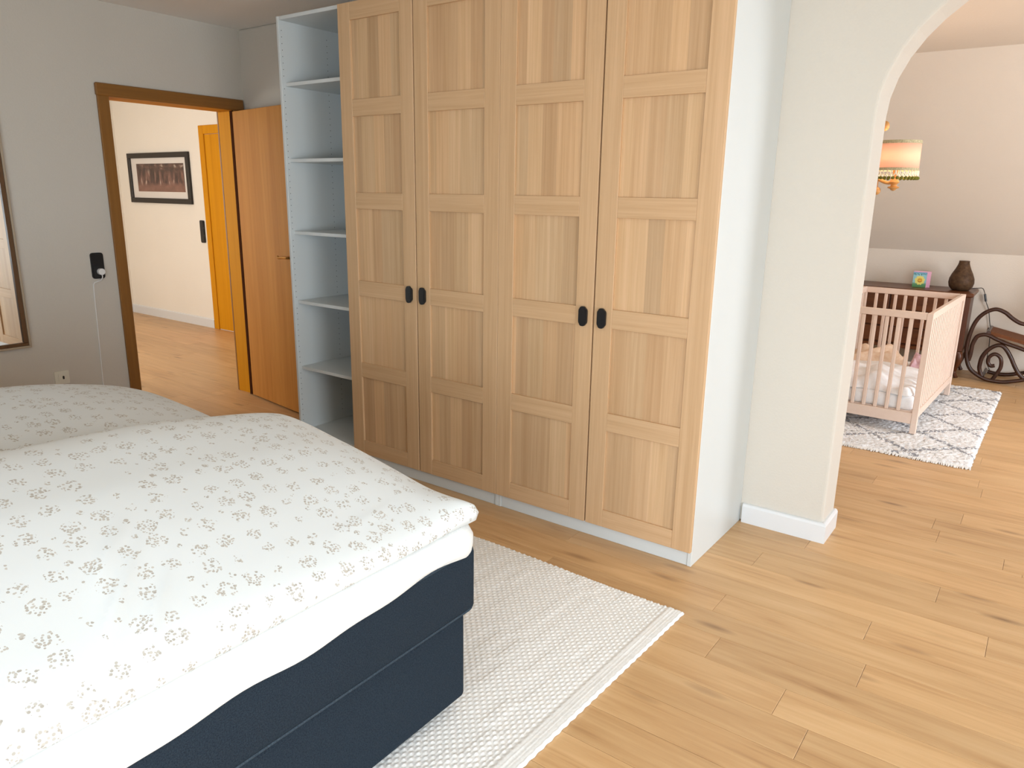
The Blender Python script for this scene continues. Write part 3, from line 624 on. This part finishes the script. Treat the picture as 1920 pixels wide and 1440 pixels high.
bl(MB().rbox((BX0 + 0.022, BY0, 0.045), (BX1 - 0.022, BY1 - 0.022, 0.327), 0.018)).build('box_base', 'navy_fabric', bed, True)
bl(MB().rbox((BX0, BY0, 0.329), (BX1, BY1, 0.535), 0.022)).build('mattress', 'navy_fabric', bed, True)
for z in (0.340, 0.5215):
    e = -0.006 if z < 0.4 else -0.004
    path = [(p[0], p[1], z) for p in rrect(BX1 - BX0 + e, BY1 - BY0 + e, 0.03, 4, (BX0 + BX1) / 2, (BY0 + BY1) / 2)]; path.append(path[0])
    bl(MB().tube(path, 0.0038, 6, 1, 1)).build('piping', 'navy_piping', bed, True)
for x in (BX0 + 0.12, BX1 - 0.12):
    for y in (BY0 + 0.12, BY1 - 0.12): bl(MB().lathe([(0.02, 0.012 if y > -2 else 0.0), (0.025, 0.017), (0.03, 0.05)], (x, y, 0.0), 12)).build('foot', 'black_matt', bed, True)

def topper():
    """white sheeted topper: rounded slab whose sheet hangs in an uneven hem over the navy mattress"""
    ox, oy = (BX0 + BX1) / 2, (BY0 + BY1) / 2; per = []
    L = rrect(BX1 - BX0, BY1 - BY0, 0.07, 8)
    for i in range(len(L)):
        a, b = Vector(L[i]), Vector(L[(i + 1) % len(L)]); n = max(1, int((b - a).length / 0.025))
        for k in range(n): per.append(a + (b - a) * k / n)
    N = len(per); prof = [(-0.05, 0.603), (-0.016, 0.601), (0.004, 0.590), (0.014, 0.568), (0.016, 0.545), (0.013, None), (0.0065, None)]
    vs = []; s = 0
    for j, (o, z) in enumerate(prof):
        for i, p in enumerate(per):
            t = (per[(i + 1) % N] - per[i - 1]).normalized(); nr = Vector((t.y, -t.x))
            w = i * 0.025
            hem = 0.506 + 0.014 * math.sin(w * 4.1) + 0.008 * math.sin(w * 9.7 + 1) + 0.004 * math.sin(w * 23)
            zz = z if z is not None else (hem + 0.01 if j == 5 else hem)
            bul = 1 + 0.25 * math.sin(w * 6.3 + j * 0.4) + 0.12 * math.sin(w * 17 + j)
            oo = o * bul if j in (2, 3, 4) else o
            vs.append((p.x + nr.x * oo, p.y + nr.y * oo, zz))
    fs = []
    for j in range(len(prof) - 1):
        for i in range(N): fs.append((j * N + i, j * N + (i + 1) % N, (j + 1) * N + (i + 1) % N, (j + 1) * N + i))
    fs.append(tuple(range(N)))
    o = MB().add(vs, fs).build('mattress_topper', 'white_sheet', None, True, 60); o.location = (ox, oy, 0)
    tag(o, 'white sheeted mattress topper bulging over the navy bed edge', 'mattress topper')
topper()

def duvet(name, label, xr, yr, f, seed):
    nx, ny = int((xr[1] - xr[0]) / 0.0085), int((yr[1] - yr[0]) / 0.010)
    X, Y = np.meshgrid(np.linspace(*xr, nx), np.linspace(*yr, ny), indexing='ij'); Z = f(X, Y)
    rs = np.random.RandomState(seed)
    for _ in range(9):     # soft pillowy undulation of the filling
        a = rs.uniform(0, 6.28); k = rs.uniform(5, 13); Z += 0.0016 * np.sin((X * math.cos(a) + Y * math.sin(a)) * k + rs.uniform(0, 6))
    def fold(x0, y0, ang, ln, wd, amp):
        u = (X - x0) * math.cos(ang) + (Y - y0) * math.sin(ang); v = -(X - x0) * math.sin(ang) + (Y - y0) * math.cos(ang) + 0.05 * u * u
        return amp * np.exp(-(u / ln) ** 2 - (v / wd) ** 2)
    for q in FOLDS.get(name + str(seed), []): Z += fold(*q)
    XX, YY = X.copy(), Y.copy()
    if seed == 1: XX -= 0.055 * np.clip((X + 0.55) / 0.44, 0, 1); YY -= 0.045 * np.clip((Y + 1.5) / 0.35, 0, 1)
    cx, cy = xr[1], yr[1]
    if seed == 1:          # the foot corner pokes out past the mattress
        w = np.exp(-((X - cx) ** 2 + (Y - cy) ** 2) / 0.06 ** 2); XX += 0.004 * w; YY += 0.014 * w; Z += 0.030 * np.exp(-((X - cx) ** 2 + (Y - cy) ** 2) / 0.13 ** 2)
    idx = np.arange(nx * ny).reshape(nx, ny)
    verts = np.stack([XX, YY, Z], -1).reshape(-1, 3)
    ring = list(idx[:, 0]) + list(idx[-1, 1:]) + list(idx[-2::-1, -1]) + list(idx[0, -2:0:-1])
    faces = np.stack([idx[:-1, :-1], idx[1:, :-1], idx[1:, 1:], idx[:-1, 1:]], -1).reshape(-1, 4).tolist()
    base = len(verts); low = verts[ring].copy(); mx, my = sum(xr) / 2, sum(yr) / 2
    low[:, 0] += (mx - low[:, 0]) * 0.012; low[:, 1] += (my - low[:, 1]) * 0.006; low[:, 2] = 0.6035
    n = len(ring)
    for i in range(n): faces.append([ring[i], base + i, base + (i + 1) % n, ring[(i + 1) % n]][::-1])
    faces.append([base + i for i in range(n)])
    verts = np.vstack([verts, low])
    o0 = np.array([mx, my, 0.6035]); me = bpy.data.meshes.new(name); me.from_pydata((verts - o0).tolist(), [], faces); me.update()
    bm = bmesh.new(); bm.from_mesh(me); bmesh.ops.recalc_face_normals(bm, faces=list(bm.faces))
    uvl = bm.loops.layers.uv.new('UVMap')
    gx = np.vstack([np.zeros((1, ny)), np.cumsum(np.hypot(np.diff(X, axis=0), np.diff(Z, axis=0)), axis=0)]); gy = np.hstack([np.zeros((nx, 1)), np.cumsum(np.hypot(np.diff(Y, axis=1), np.diff(Z, axis=1)), axis=1)])
    flat = np.stack([gx, gy], -1).reshape(-1, 2)
    out = flat[ring].copy(); dz = (verts[ring][:, 2] - 0.6035)
    for q, vi in enumerate(ring):
        a, b_ = divmod(int(vi), ny)
        if a == nx - 1: out[q, 0] += dz[q]
        if a == 0: out[q, 0] -= dz[q]
        if b_ == ny - 1: out[q, 1] += dz[q]
        if b_ == 0: out[q, 1] -= dz[q]
    uvs = np.vstack([flat, out])
    for fc in bm.faces:
        fc.smooth = True
        for lp in fc.loops: lp[uvl].uv = uvs[lp.vert.index] + np.array([0.013 * seed, 0.021 * seed])
    bm.to_mesh(me); bm.free(); me.materials.append(M['floral_cotton'])
    o = bpy.data.objects.new(name, me); COL.objects.link(o); o.location = o0; tag(o, label, 'duvet', 'floral duvets on the bed')
FOLDS = {'duvet1': [(-0.27, -2.08, -0.75, 0.11, 0.013, 0.010), (-0.20, -2.05, -0.75, 0.10, 0.012, 0.008), (-0.36, -2.06, -0.70, 0.09, 0.014, 0.007), (-0.25, -1.35, 2.6, 0.12, 0.018, 0.0015), (-0.22, -1.5, 1.7, 0.10, 0.014, 0.002)]}
def f_near(x, y):
    H = pch(x, [-1.12, -1.02, -.82, -.6, -.41, -.24, -.11], [.05, .142, .260, .222, .166, .090, .022])
    F = pch(-y, [1.15, 1.2, 1.3, 1.5, 1.8, 2.3, 2.9], [.30, .50, .72, .875, 1.01, 1.08, 1.03])
    d = np.minimum(-.11 - x, -1.15 - y); return .592 + H * F + .022 * (1 - np.exp(-np.maximum(d, 0) / .02)) + .012 * (d > 0.001) 
def f_far(x, y):
    H = pch(x, [-2.02, -1.95, -1.75, -1.5, -1.25, -1.05], [.02, .09, .21, .185, .13, .06])
    F = pch(-y, [1.18, 1.25, 1.4, 1.7, 2.2, 2.9], [.2, .42, .68, .95, 1.08, 1.05])
    d = np.minimum(x + 2.02, -1.18 - y); return .592 + H * F + .022 * (1 - np.exp(-np.maximum(d, 0) / .02)) + .012 * (d > 0.001)
duvet('duvet', 'floral white duvet nearest the camera, puffed over the navy bed edge', (-1.085, -0.11), (-2.95, -1.15), f_near, 1)
duvet('duvet', 'floral white duvet on the far half of the bed, toward the mirror wall', (-2.02, -1.09), (-2.95, -1.18), f_far, 2)

# ------------------------------------------------------------------ white woven rug
def woven_rug():
    x0, x1, y0, y1 = -1.90, 0.125, -1.78, -0.335; p = 0.0135; st = p / 3
    nx, ny = int((x1 - x0) / st), int((y1 - y0) / st)
    X, Y = np.meshgrid(np.linspace(x0, x1, nx), np.linspace(y0, y1, ny), indexing='ij')
    i = np.floor((X - x0) / p).astype(int); j = np.floor((Y - y0) / p).astype(int)
    fx = ((X - x0) / p) % 1; fy = ((Y - y0) / p) % 1
    over = ((i + j) % 2) == 0
    Z = 0.0055 + np.where(over, 0.0045 * np.sin(np.pi * fx) ** 0.7 * np.sin(np.pi * fy) ** 0.4, 0.0022 * np.sin(np.pi * fx) ** 0.4 * np.sin(np.pi * fy) ** 0.7)
    # selvedge ribs along the right side
    sel = X > x1 - 0.06; Z = np.where(sel, 0.008 + 0.002 * np.abs(np.sin(np.pi * (X - x1) / 0.012)), Z)
    rs = np.random.RandomState(3); slub = np.repeat(rs.rand(nx // 9 + 1, ny // 30 + 1), 9, 0)[:nx]; slub = np.repeat(slub, 30, 1)[:, :ny] if slub.shape[1] * 30 >= ny else np.zeros((nx, ny))
    Z = Z + 0.0016 * slub[:nx, :ny]
    wav = 0.0045 * np.abs(np.sin(np.pi * (X - x0) / 0.028)) * np.clip((Y - (y1 - 0.04)) / 0.04, 0, 1) + 0.004 * np.sin(X * 7.0) * np.clip((Y - (y1 - 0.3)) / 0.3, 0, 1)
    Y2 = Y + wav
    X2 = X + (-0.002 + 0.0015 * np.sin(Y * 160)) * np.clip((X - (x1 - 0.03)) / 0.03, 0, 1)
    edge = (X >= x1 - 1e-9) | (Y >= y1 - 1e-9) | (Y <= y0 + 1e-9) | (X <= x0 + 1e-9); Z = np.where(edge, 0.0008, Z)
    c, s = math.cos(R(-2.2)), math.sin(R(-2.2)); cx, cy = 0.125, -0.335
    xr, yr = X2 - cx, Y2 - cy; X2 = cx + c * xr - s * yr * 1.0; Y2 = cy + s * xr * 0.35 + c * yr
    idx = np.arange(nx * ny).reshape(nx, ny); v = np.stack([X2 + 0.9, Y2 + 1.05, Z], -1).reshape(-1, 3)
    f = np.stack([idx[:-1, :-1], idx[1:, :-1], idx[1:, 1:], idx[:-1, 1:]], -1).reshape(-1, 4)
    me = bpy.data.meshes.new('woven_rug'); me.vertices.add(len(v)); me.vertices.foreach_set('co', v.ravel()); me.loops.add(f.size); me.loops.foreach_set('vertex_index', f.ravel())
    me.polygons.add(len(f)); me.polygons.foreach_set('loop_start', np.arange(0, f.size, 4)); me.polygons.foreach_set('loop_total', np.full(len(f), 4)); me.polygons.foreach_set('use_smooth', np.ones(len(f), bool)); me.update()
    me.materials.append(M['wool_white']); o = bpy.data.objects.new('woven_rug', me); COL.objects.link(o); o.location = (-0.9, -1.05, 0.0005)
    tag(o, 'chunky white woven wool rug lying partly under the bed', 'rug')
woven_rug()

# ------------------------------------------------------------------ nursery: berber rug
def berber():
    x0, x1, y0, y1 = -0.85, 0.81, 2.085, 4.24; st = 0.0085; nx, ny = int((x1 - x0) / st), int((y1 - y0) / st); rs = np.random.RandomState(5)
    X, Y = np.meshgrid(np.linspace(x0, x1, nx), np.linspace(y0, y1, ny), indexing='ij')
    N = rs.rand(nx, ny); Z = 0.018 + 0.010 * (N - 0.5)
    d = np.minimum(np.minimum(X - x0, x1 - X), np.minimum(Y - y0, y1 - Y)); Z *= np.clip(d / 0.02, 0.02, 1) ** 0.5
    X = X + (rs.rand(nx, ny) - 0.5) * 0.008; Y = Y + (rs.rand(nx, ny) - 0.5) * 0.010
    X = X + (Y - y0) * 0.012
    idx = np.arange(nx * ny).reshape(nx, ny); v = np.stack([X, Y - 3.1, Z], -1).reshape(-1, 3); f = np.stack([idx[:-1, :-1], idx[1:, :-1], idx[1:, 1:], idx[:-1, 1:]], -1).reshape(-1, 4)
    me = bpy.data.meshes.new('berber_rug'); me.from_pydata(v.tolist(), [], f.tolist()); me.update()
    for p in me.polygons: p.use_smooth = True
    me.materials.append(M['berber_pile']); o = bpy.data.objects.new('berber_rug', me); COL.objects.link(o); o.location = (0, 3.1, 0.001)
    tag(o, 'shaggy white rug with grey diamond lines under the crib', 'rug')
    fr = MB(); rnd = random.Random(2)
    for k in range(330):
        x = x0 + (x1 - x0) * k / 329; dx = rnd.uniform(-0.006, 0.006); l = rnd.uniform(0.012, 0.03)
        fr.add([(x - 0.003, y0 - 3.1 + 0.01, 0.012), (x + 0.003, y0 - 3.1 + 0.01, 0.012), (x + 0.002 + dx, y0 - 3.1 - l, 0.002), (x - 0.002 + dx, y0 - 3.1 - l, 0.002)], [(0, 1, 2, 3)])
        l = rnd.uniform(0.010, 0.025); xx = x + (y1 - y0) * 0.012
        fr.add([(xx - 0.003, y1 - 3.1 - 0.01, 0.012), (xx + 0.003, y1 - 3.1 - 0.01, 0.012), (xx + 0.002 + dx, y1 - 3.1 + l, 0.002), (xx - 0.002 + dx, y1 - 3.1 + l, 0.002)], [(0, 3, 2, 1)])
    tag(fr.build('fringe', 'wool_white', o), None, None, None, 'stuff')
berber()

# ------------------------------------------------------------------ crib (local: origin at the near right foot, x to the left is negative, y away)
cr = thing('crib', 'pale beech slatted baby crib on the diamond rug', 'crib', (0.462, 2.525, 0.024), R(-2.2))
CWD, CLN, CTZ = 0.72, 1.30, 0.782
def part(mb, name, mat='beech', p=cr): return mb.build(name, mat, p)
for x in (-0.037, -CWD):
    for y in (0, CLN - 0.03): part(MB().cbox((x, y, 0), (x + 0.037, y + 0.03, CTZ - 0.0005 if y == 0 else CTZ), 0.003), 'leg')
for y in (0.002, CLN - 0.028):
    part(MB().cbox((-CWD + 0.037, y, CTZ - 0.044), (-0.037, y + 0.026, CTZ), 0.003), 'end_rail')
    part(MB().cbox((-CWD + 0.037, y, 0.062), (-0.037, y + 0.026, 0.135), 0.003), 'end_rail')
    for k in range(8):
        x = -0.122 - 0.070 * k; part(MB().cbox((x - 0.0115, y + 0.004, 0.135), (x + 0.0115, y + 0.021, CTZ - 0.044), 0.004), 'slat')
for x in (-0.032, -CWD + 0.005):
    part(MB().cbox((x, 0.03, CTZ - 0.045), (x + 0.027, CLN - 0.03, CTZ), 0.003), 'side_rail')
    part(MB().cbox((x, 0.03, 0.10), (x + 0.027, CLN - 0.03, 0.15), 0.003), 'side_rail')
    for k in range(17):
        y = 0.085 + k * (CLN - 0.17) / 16; part(MB().cbox((x + 0.005, y - 0.0115, 0.15), (x + 0.022, y + 0.0115, CTZ - 0.045), 0.004), 'slat')
part(MB().cbox((-CWD + 0.034, 0.031, 0.125), (-0.034, CLN - 0.031, 0.14), 0.002), 'mattress_base')

def cloth_patch(name, label, cat, mat, c, sx, sy, h, base, seed, rz=0, amp=0.02, sag=0.0):
    """soft crumpled cloth heap with its own thickness"""
    n = 34; rs = np.random.RandomState(seed); U, V = np.meshgrid(np.linspace(-1, 1, n), np.linspace(-1, 1, n), indexing='ij')
    r = np.maximum(np.abs(U), np.abs(V)) ** 2.2; Z = h * np.clip(1 - r ** 1.6, 0, 1) ** 0.5
    for _ in range(14):
        a = rs.uniform(0, 6.28); k = rs.uniform(3, 10); Z += amp / 4 * np.sin((U * math.cos(a) + V * math.sin(a)) * k + rs.uniform(0, 6)) * (1 - r ** 3)
    Z = np.maximum(Z, 0.004)
    X = U * sx * (1 + 0.07 * np.sin(V * 5 + seed)); Y = V * sy * (1 + 0.07 * np.sin(U * 4 + seed))
    idx = np.arange(n * n).reshape(n, n); v = np.stack([X, Y, Z], -1).reshape(-1, 3); low = v.copy(); low[:, 2] = 0.0
    f = np.stack([idx[:-1, :-1], idx[1:, :-1], idx[1:, 1:], idx[:-1, 1:]], -1).reshape(-1, 4).tolist(); m = n * n
    ring = list(idx[:, 0]) + list(idx[-1, 1:]) + list(idx[-2::-1, -1]) + list(idx[0, -2:0:-1])
    L = len(ring); fs = f + [[ring[(i + 1) % L], ring[i], m + i, m + (i + 1) % L] for i in range(L)] + [[m + i for i in range(L)]]
    o = MB().add(np.vstack([v, low[ring]]).tolist(), fs).build(name, mat, None, True, 80); o.location = (*c, base); o.rotation_euler = (0, 0, rz)
    tag(o, label, cat); return o
cm = MB().rbox((-0.320, -0.60, 0), (0.320, 0.60, 0.10), 0.03).build('crib_mattress', 'crib_white', None, True); cm.location = (0.126, 3.17, 0.159); cm.rotation_euler = (0, 0, R(-2.2)); tag(cm, 'white mattress inside the beech crib', 'mattress')
cloth_patch('crib_quilt', 'white rumpled quilt on the crib mattress, nearest the slatted end', 'quilt', 'crib_white', (0.12, 2.93), 0.30, 0.355, 0.075, 0.26, 4, R(-2.2), 0.035)
cloth_patch('beige_blanket', 'beige crumpled blanket at the far left inside the crib', 'blanket', 'beige_cloth', (0.03, 3.52), 0.19, 0.13, 0.10, 0.26, 11, 0.15, 0.05)
cloth_patch('pink_cloth', 'pink crumpled cloth at the far right inside the crib', 'cloth', 'pink_cloth', (0.35, 3.50), 0.095, 0.13, 0.09, 0.26, 14, 0.1, 0.035)

# ------------------------------------------------------------------ dresser
ds = thing('dresser', 'dark walnut dresser on curved legs behind the crib', 'dresser', (-0.12, 4.81, 0))
DW = 0.615
def dbox(a, b, name, mat, c=0.003): return MB().cbox(a, b, c).build(name, mat, ds)
dbox((-DW + 0.015, -0.195, 0.235), (DW - 0.015, 0.225, 0.700), 'body', 'dark_walnut')
dbox((-DW - 0.012, -0.228, 0.7005), (DW + 0.012, 0.228, 0.735), 'top', 'walnut_level', 0.008)
dbox((-DW, -0.205, 0.205), (DW, 0.225, 0.2345), 'apron', 'walnut_level', 0.006)
for i, (z0, z1) in enumerate(((0.250, 0.385), (0.395, 0.535), (0.545, 0.685))):
    for x0, x1 in ((-DW + 0.05, -0.006), (0.006, DW - 0.05)):
        d = MB().cbox((x0, -0.212, z0), (x1, -0.1955, z1), 0.005).build('drawer', 'walnut_level', ds)
        MB().lathe([(0.005, 0.0), (0.006, 0.010), (0.014, 0.016), (0.012, 0.024), (0.002, 0.027)], (0, 0, 0), 10).build('knob', 'brass', d, True)
        k = d.children[-1]; k.location = ((x0 + x1) / 2, -0.212, (z0 + z1) / 2); k.rotation_euler = (R(90), 0, 0)
for sx in (-1, 1):
    dbox((sx * (DW - 0.026) - 0.020, -0.210, 0.236), (sx * (DW - 0.026) + 0.020, -0.1955, 0.699), 'corner_post', 'dark_walnut')
    for y, sy in ((-0.175, -1), (0.195, 0.2)):
        x = sx * (DW - 0.035)
        MB().tube([(x, y, 0.215), (x + sx * 0.016, y + sy * 0.016, 0.17), (x + sx * 0.004, y + sy * 0.004, 0.10), (x - sx * 0.006, y - sy * 0.006, 0.05), (x + sx * 0.010, y + sy * 0.012, 0.015), (x + sx * 0.016, y + sy * 0.018, 0.004)],
                  lambda t: 0.036 - 0.058 * t + 0.040 * t * t, 10).build('leg', 'dark_walnut', ds, True)

vs = thing('vase', 'dark brown pear-shaped vase on the right end of the dresser', 'vase', (0.383, 4.80, 0.7355))
MB().lathe([(0.055, 0.0), (0.068, 0.004), (0.090, 0.03), (0.0985, 0.065), (0.095, 0.10), (0.080, 0.14), (0.060, 0.18), (0.046, 0.215), (0.040, 0.238), (0.0385, 0.25), (0.034, 0.25), (0.034, 0.20)], (0, 0, 0), 32).build('vase_body', 'vase_glaze', vs, True)
MB().lathe([(0.0392, 0.238), (0.0415, 0.244), (0.0395, 0.251)], (0, 0, 0), 32).build('lip', 'vase_glaze', vs, True)
bk = thing('picture_book', 'small thick board book with a yellow smiling flower face, standing on the dresser', 'book', (0.072, 4.79, 0.7355), R(4))
B((-0.060, -0.016, 0), (0.046, -0.013, 0.132)).build('cover', 'book_cover', bk)
B((-0.058, -0.013, 0.002), (0.044, 0.013, 0.130)).build('pages', 'book_paper', bk)
B((0.046, -0.016, 0), (0.050, 0.020, 0.132)).build('spine', 'book_pink', bk)
B((-0.060, 0.013, 0), (0.076, 0.017, 0.140)).build('back_cover', 'book_pink', bk)

lc = thing('lamp_cord', 'black electric cord with an inline switch hanging beside the dresser', 'cord', (0.56, 5.02, 0))
def Lc(p): return [(a - 0.56, b - 5.02, c) for a, b, c in p]
MB().tube(Lc([(0.40, 4.90, 0.741), (0.46, 4.96, 0.742), (0.505, 5.00, 0.745), (0.535, 5.02, 0.742), (0.556, 5.025, 0.70), (0.575, 5.025, 0.63), (0.605, 5.03, 0.56), (0.625, 5.035, 0.47), (0.643, 5.035, 0.383), (0.655, 5.035, 0.25), (0.66, 5.035, 0.10), (0.70, 5.035, 0.012)]), 0.003, 6, 1, 6).build('wire', 'black_matt', lc, True)
MB().tube(Lc([(0.558, 5.022, 0.695), (0.566, 5.022, 0.665), (0.575, 5.022, 0.632)]), lambda t: 0.011, 8, 0.8, 4).build('inline_switch', 'black_plastic', lc, True)

# ------------------------------------------------------------------ rocking chair
rc = thing('rocking_chair', 'dark bentwood rocking chair with scroll sides, cut by the right photo edge', 'chair', (0.85, 4.79, 0))
MAIN = [(1.16, .66), (1.06, .565), (.96, .52), (.886, .519), (.848, .529), (.798, .559), (.751, .596), (.696, .618), (.655, .613), (.607, .583), (.567, .534), (.542, .474), (.525, .392), (.518, .305), (.523, .224), (.541, .151), (.569, .097), (.618, .058), (.681, .027), (.745, .018), (.816, .020), (.883, .036), (.98, .07), (1.12, .135), (1.28, .23), (1.40, .32)]
SEAT = [(.545, .165), (.552, .21), (.554, .263), (.555, .304), (.568, .352), (.585, .382), (.626, .399), (.664, .395), (.715, .372), (.791, .345), (.863, .325), (.96, .300), (1.06, .305), (1.14, .40), (1.20, .58), (1.27, .82), (1.35, 1.02)]
SCRO = [(.66, .048), (.637, .10), (.633, .141), (.64, .206), (.665, .261), (.702, .303), (.741, .323), (.775, .316), (.809, .281), (.845, .224), (.878, .161), (.915, .104), (.95, .072)]
SPIR = [(.739, .149), (.712, .142), (.689, .167), (.688, .207), (.707, .236), (.734, .245), (.766, .224), (.781, .186), (.782, .135), (.767, .093), (.752, .055), (.74, .03)]
for y in (-0.17, 0.17):
    for nm, pts, r in ((('rocker', MAIN, 0.0165), ('seat_support', SEAT, 0.0165), ('scroll', SCRO, 0.0165), ('spiral', SPIR, 0.0155)) if y < 0 else (('rocker', MAIN[18:], 0.0165), ('seat_support', SEAT[6:], 0.0165))):
        off = 0.0 if nm == 'rocker' else (0.004 if y < 0 else -0.004)
        MB().tube([(x - 0.85, y + off, z) for x, z in pts], r, 10, 1, 5).build(nm, 'bentwood', rc, True)
sr = MB(); ang = math.atan2(-0.09, 0.40)
def seat_pt(u, v, w): return (0.655 - 0.85 + u * 0.40 * 1.0, v, 0.418 - u * 0.085 + w)
vs_ = [seat_pt(u, v, w) for w in (-0.014, 0.014) for u, v in ((0, -0.16), (1, -0.16), (1, 0.16), (0, 0.16))]
sr.add(vs_, [(0, 3, 2, 1), (4, 5, 6, 7), (0, 1, 5, 4), (1, 2, 6, 5), (2, 3, 7, 6), (3, 0, 4, 7)]).build('seat', 'cane_seat', rc)
for u in (0.0, 1.0): MB().tube([seat_pt(u, v, 0.0) for v in (-0.175, -0.06, 0.06, 0.175)], 0.017, 10, 1, 3).build('seat_rail', 'bentwood', rc, True)
MB().tube([(0.35, -0.175, 0.58), (0.35, 0, 0.585), (0.35, 0.175, 0.58)], 0.012, 8, 1, 4).build('back_rail', 'bentwood', rc, True)
MB().tube([(0.50, -0.17, 1.02), (0.52, -0.10, 1.07), (0.525, 0.0, 1.09), (0.52, 0.10, 1.07), (0.50, 0.17, 1.02)], 0.016, 10, 1, 5).build('back_rail', 'bentwood', rc, True)
MB().add([(0.35, -0.15, 0.59), (0.35, 0.15, 0.59), (0.515, 0.13, 1.06), (0.515, -0.13, 1.06), (0.358, -0.15, 0.586), (0.358, 0.15, 0.586), (0.523, 0.13, 1.056), (0.523, -0.13, 1.056)], [(0, 1, 2, 3), (7, 6, 5, 4), (0, 4, 5, 1), (1, 5, 6, 2), (2, 6, 7, 3), (3, 7, 4, 0)]).build('backrest', 'cane_seat', rc)
MB().tube([(0.667 - 0.85, -0.17, 0.045), (0.667 - 0.85, 0.17, 0.045)], 0.012, 8, 1, 3).build('cross_bar', 'bentwood', rc, True)

# ------------------------------------------------------------------ chandelier
ch = thing('chandelier', 'turned wooden chandelier with peach fabric shade and green bobble fringe, half behind the wall', 'chandelier', (-0.11, 2.40, 1.50))
MB().lathe([(0.004, -0.03), (0.018, -0.02), (0.030, 0.0), (0.018, 0.03), (0.012, 0.05), (0.034, 0.08), (0.040, 0.11), (0.022, 0.15), (0.014, 0.20), (0.030, 0.26), (0.018, 0.31), (0.012, 0.36), (0.034, 0.41), (0.014, 0.45), (0.008, 0.50), (0.006, 0.99)], (0, 0, 0), 20).build('column', 'turned_pine', ch, True)
MB().lathe([(0.055, 1.0), (0.05, 1.015), (0.055, 1.019)], (0, 0, 0), 20).build('ceiling_rose', 'turned_pine', ch, True)
for k in range(3):
    a = R(120 * k); ca, sa = math.cos(a), math.sin(a)
    def at(r, z): return (r * ca, r * sa, z)
    arm = MB().tube([at(0.02, 0.165), at(0.09, 0.140), at(0.17, 0.105), at(0.225, 0.082), at(0.265, 0.084)], 0.010, 8, 1, 6)
    MB2 = arm.build('arm', 'turned_pine', ch, True)
    MB().ball(at(0.174, 0.034), 0.024, 14, 8).tube([at(0.174, 0.04), at(0.172, 0.11)], 0.006, 6, 1, 2).build('bead', 'turned_pine', MB2, True)
    up = MB().tube([at(0.01, 0.36), at(0.07, 0.33), at(0.125, 0.355), at(0.155, 0.395)], 0.008, 8, 1, 6).build('upper_arm', 'turned_pine', ch, True)
    MB().ball(at(0.176, 0.408), 0.023, 14, 8, (1, 1, 1.25)).build('bead', 'turned_pine', up, True)
    cx, cy = at(0.265, 0)[:2]; n = 40
    sh = MB(); vs = []; fs = []
    for j, (r, z) in enumerate(((0.122, 0.158), (0.1195, 0.318))):
        for i in range(n): t = 2 * math.pi * i / n; vs.append((cx + r * math.cos(t), cy + r * math.sin(t), z))
    for i in range(n): fs.append((i, (i + 1) % n, n + (i + 1) % n, n + i))
    shade = sh.add(vs, fs).build('lamp_shade', 'shade_cloth', ch, True)
    sol = shade.modifiers.new('thickness', 'SOLIDIFY'); sol.thickness = 0.0012
    for r, z0, z1 in ((0.1210, 0.303, 0.321), (0.1232, 0.150, 0.166)):
        vs = [(cx + rr * math.cos(2 * math.pi * i / n), cy + rr * math.sin(2 * math.pi * i / n), z) for rr, z in ((r, z0), (r, z1), (r - 0.003, z1), (r - 0.003, z0)) for i in range(n)]
        fs = [(j * n + i, j * n + (i + 1) % n, ((j + 1) % 4) * n + (i + 1) % n, ((j + 1) % 4) * n + i) for j in range(4) for i in range(n)]
        MB().add(vs, fs).build('braid_band', 'trim_braid', shade)
    fr = MB(); pm = MB(); m = 34
    for i in range(m):
        t = 2 * math.pi * i / m; dt = math.pi / m
        p = lambda tt, z, r=0.1235: (cx + r * math.cos(tt), cy + r * math.sin(tt), z)
        fr.tube([p(t - dt, 0.150), p(t - dt * 0.8, 0.134), p(t, 0.120), p(t + dt * 0.8, 0.134), p(t + dt, 0.150)], 0.0036, 5, 1, 2)
        pm.ball(p(t, 0.108), 0.0098, 8, 6)
    tag(fr.build('fringe', 'fringe_cream', shade, True), None, None, None, 'stuff'); tag(pm.build('bobbles', 'pom_green', shade, True), 'green fringe bobbles', None, None, 'stuff')
    MB().lathe([(0.004, 0.035), (0.014, 0.04), (0.018, 0.046), (0.032, 0.052), (0.034, 0.056), (0.018, 0.062), (0.016, 0.070), (0.03, 0.085), (0.02, 0.10), (0.012, 0.13), (0.014, 0.17)], (cx, cy, 0), 18).build('candle_cup', 'turned_pine', ch, True)
    l = bpy.data.lights.new('bulb_light', 'POINT'); l.energy = 2.3; l.color = (1.0, 0.70, 0.47); l.shadow_soft_size = 0.03
    lo = bpy.data.objects.new('bulb_light', l); COL.objects.link(lo); lo.parent = ch; lo.location = (cx, cy, 0.225)
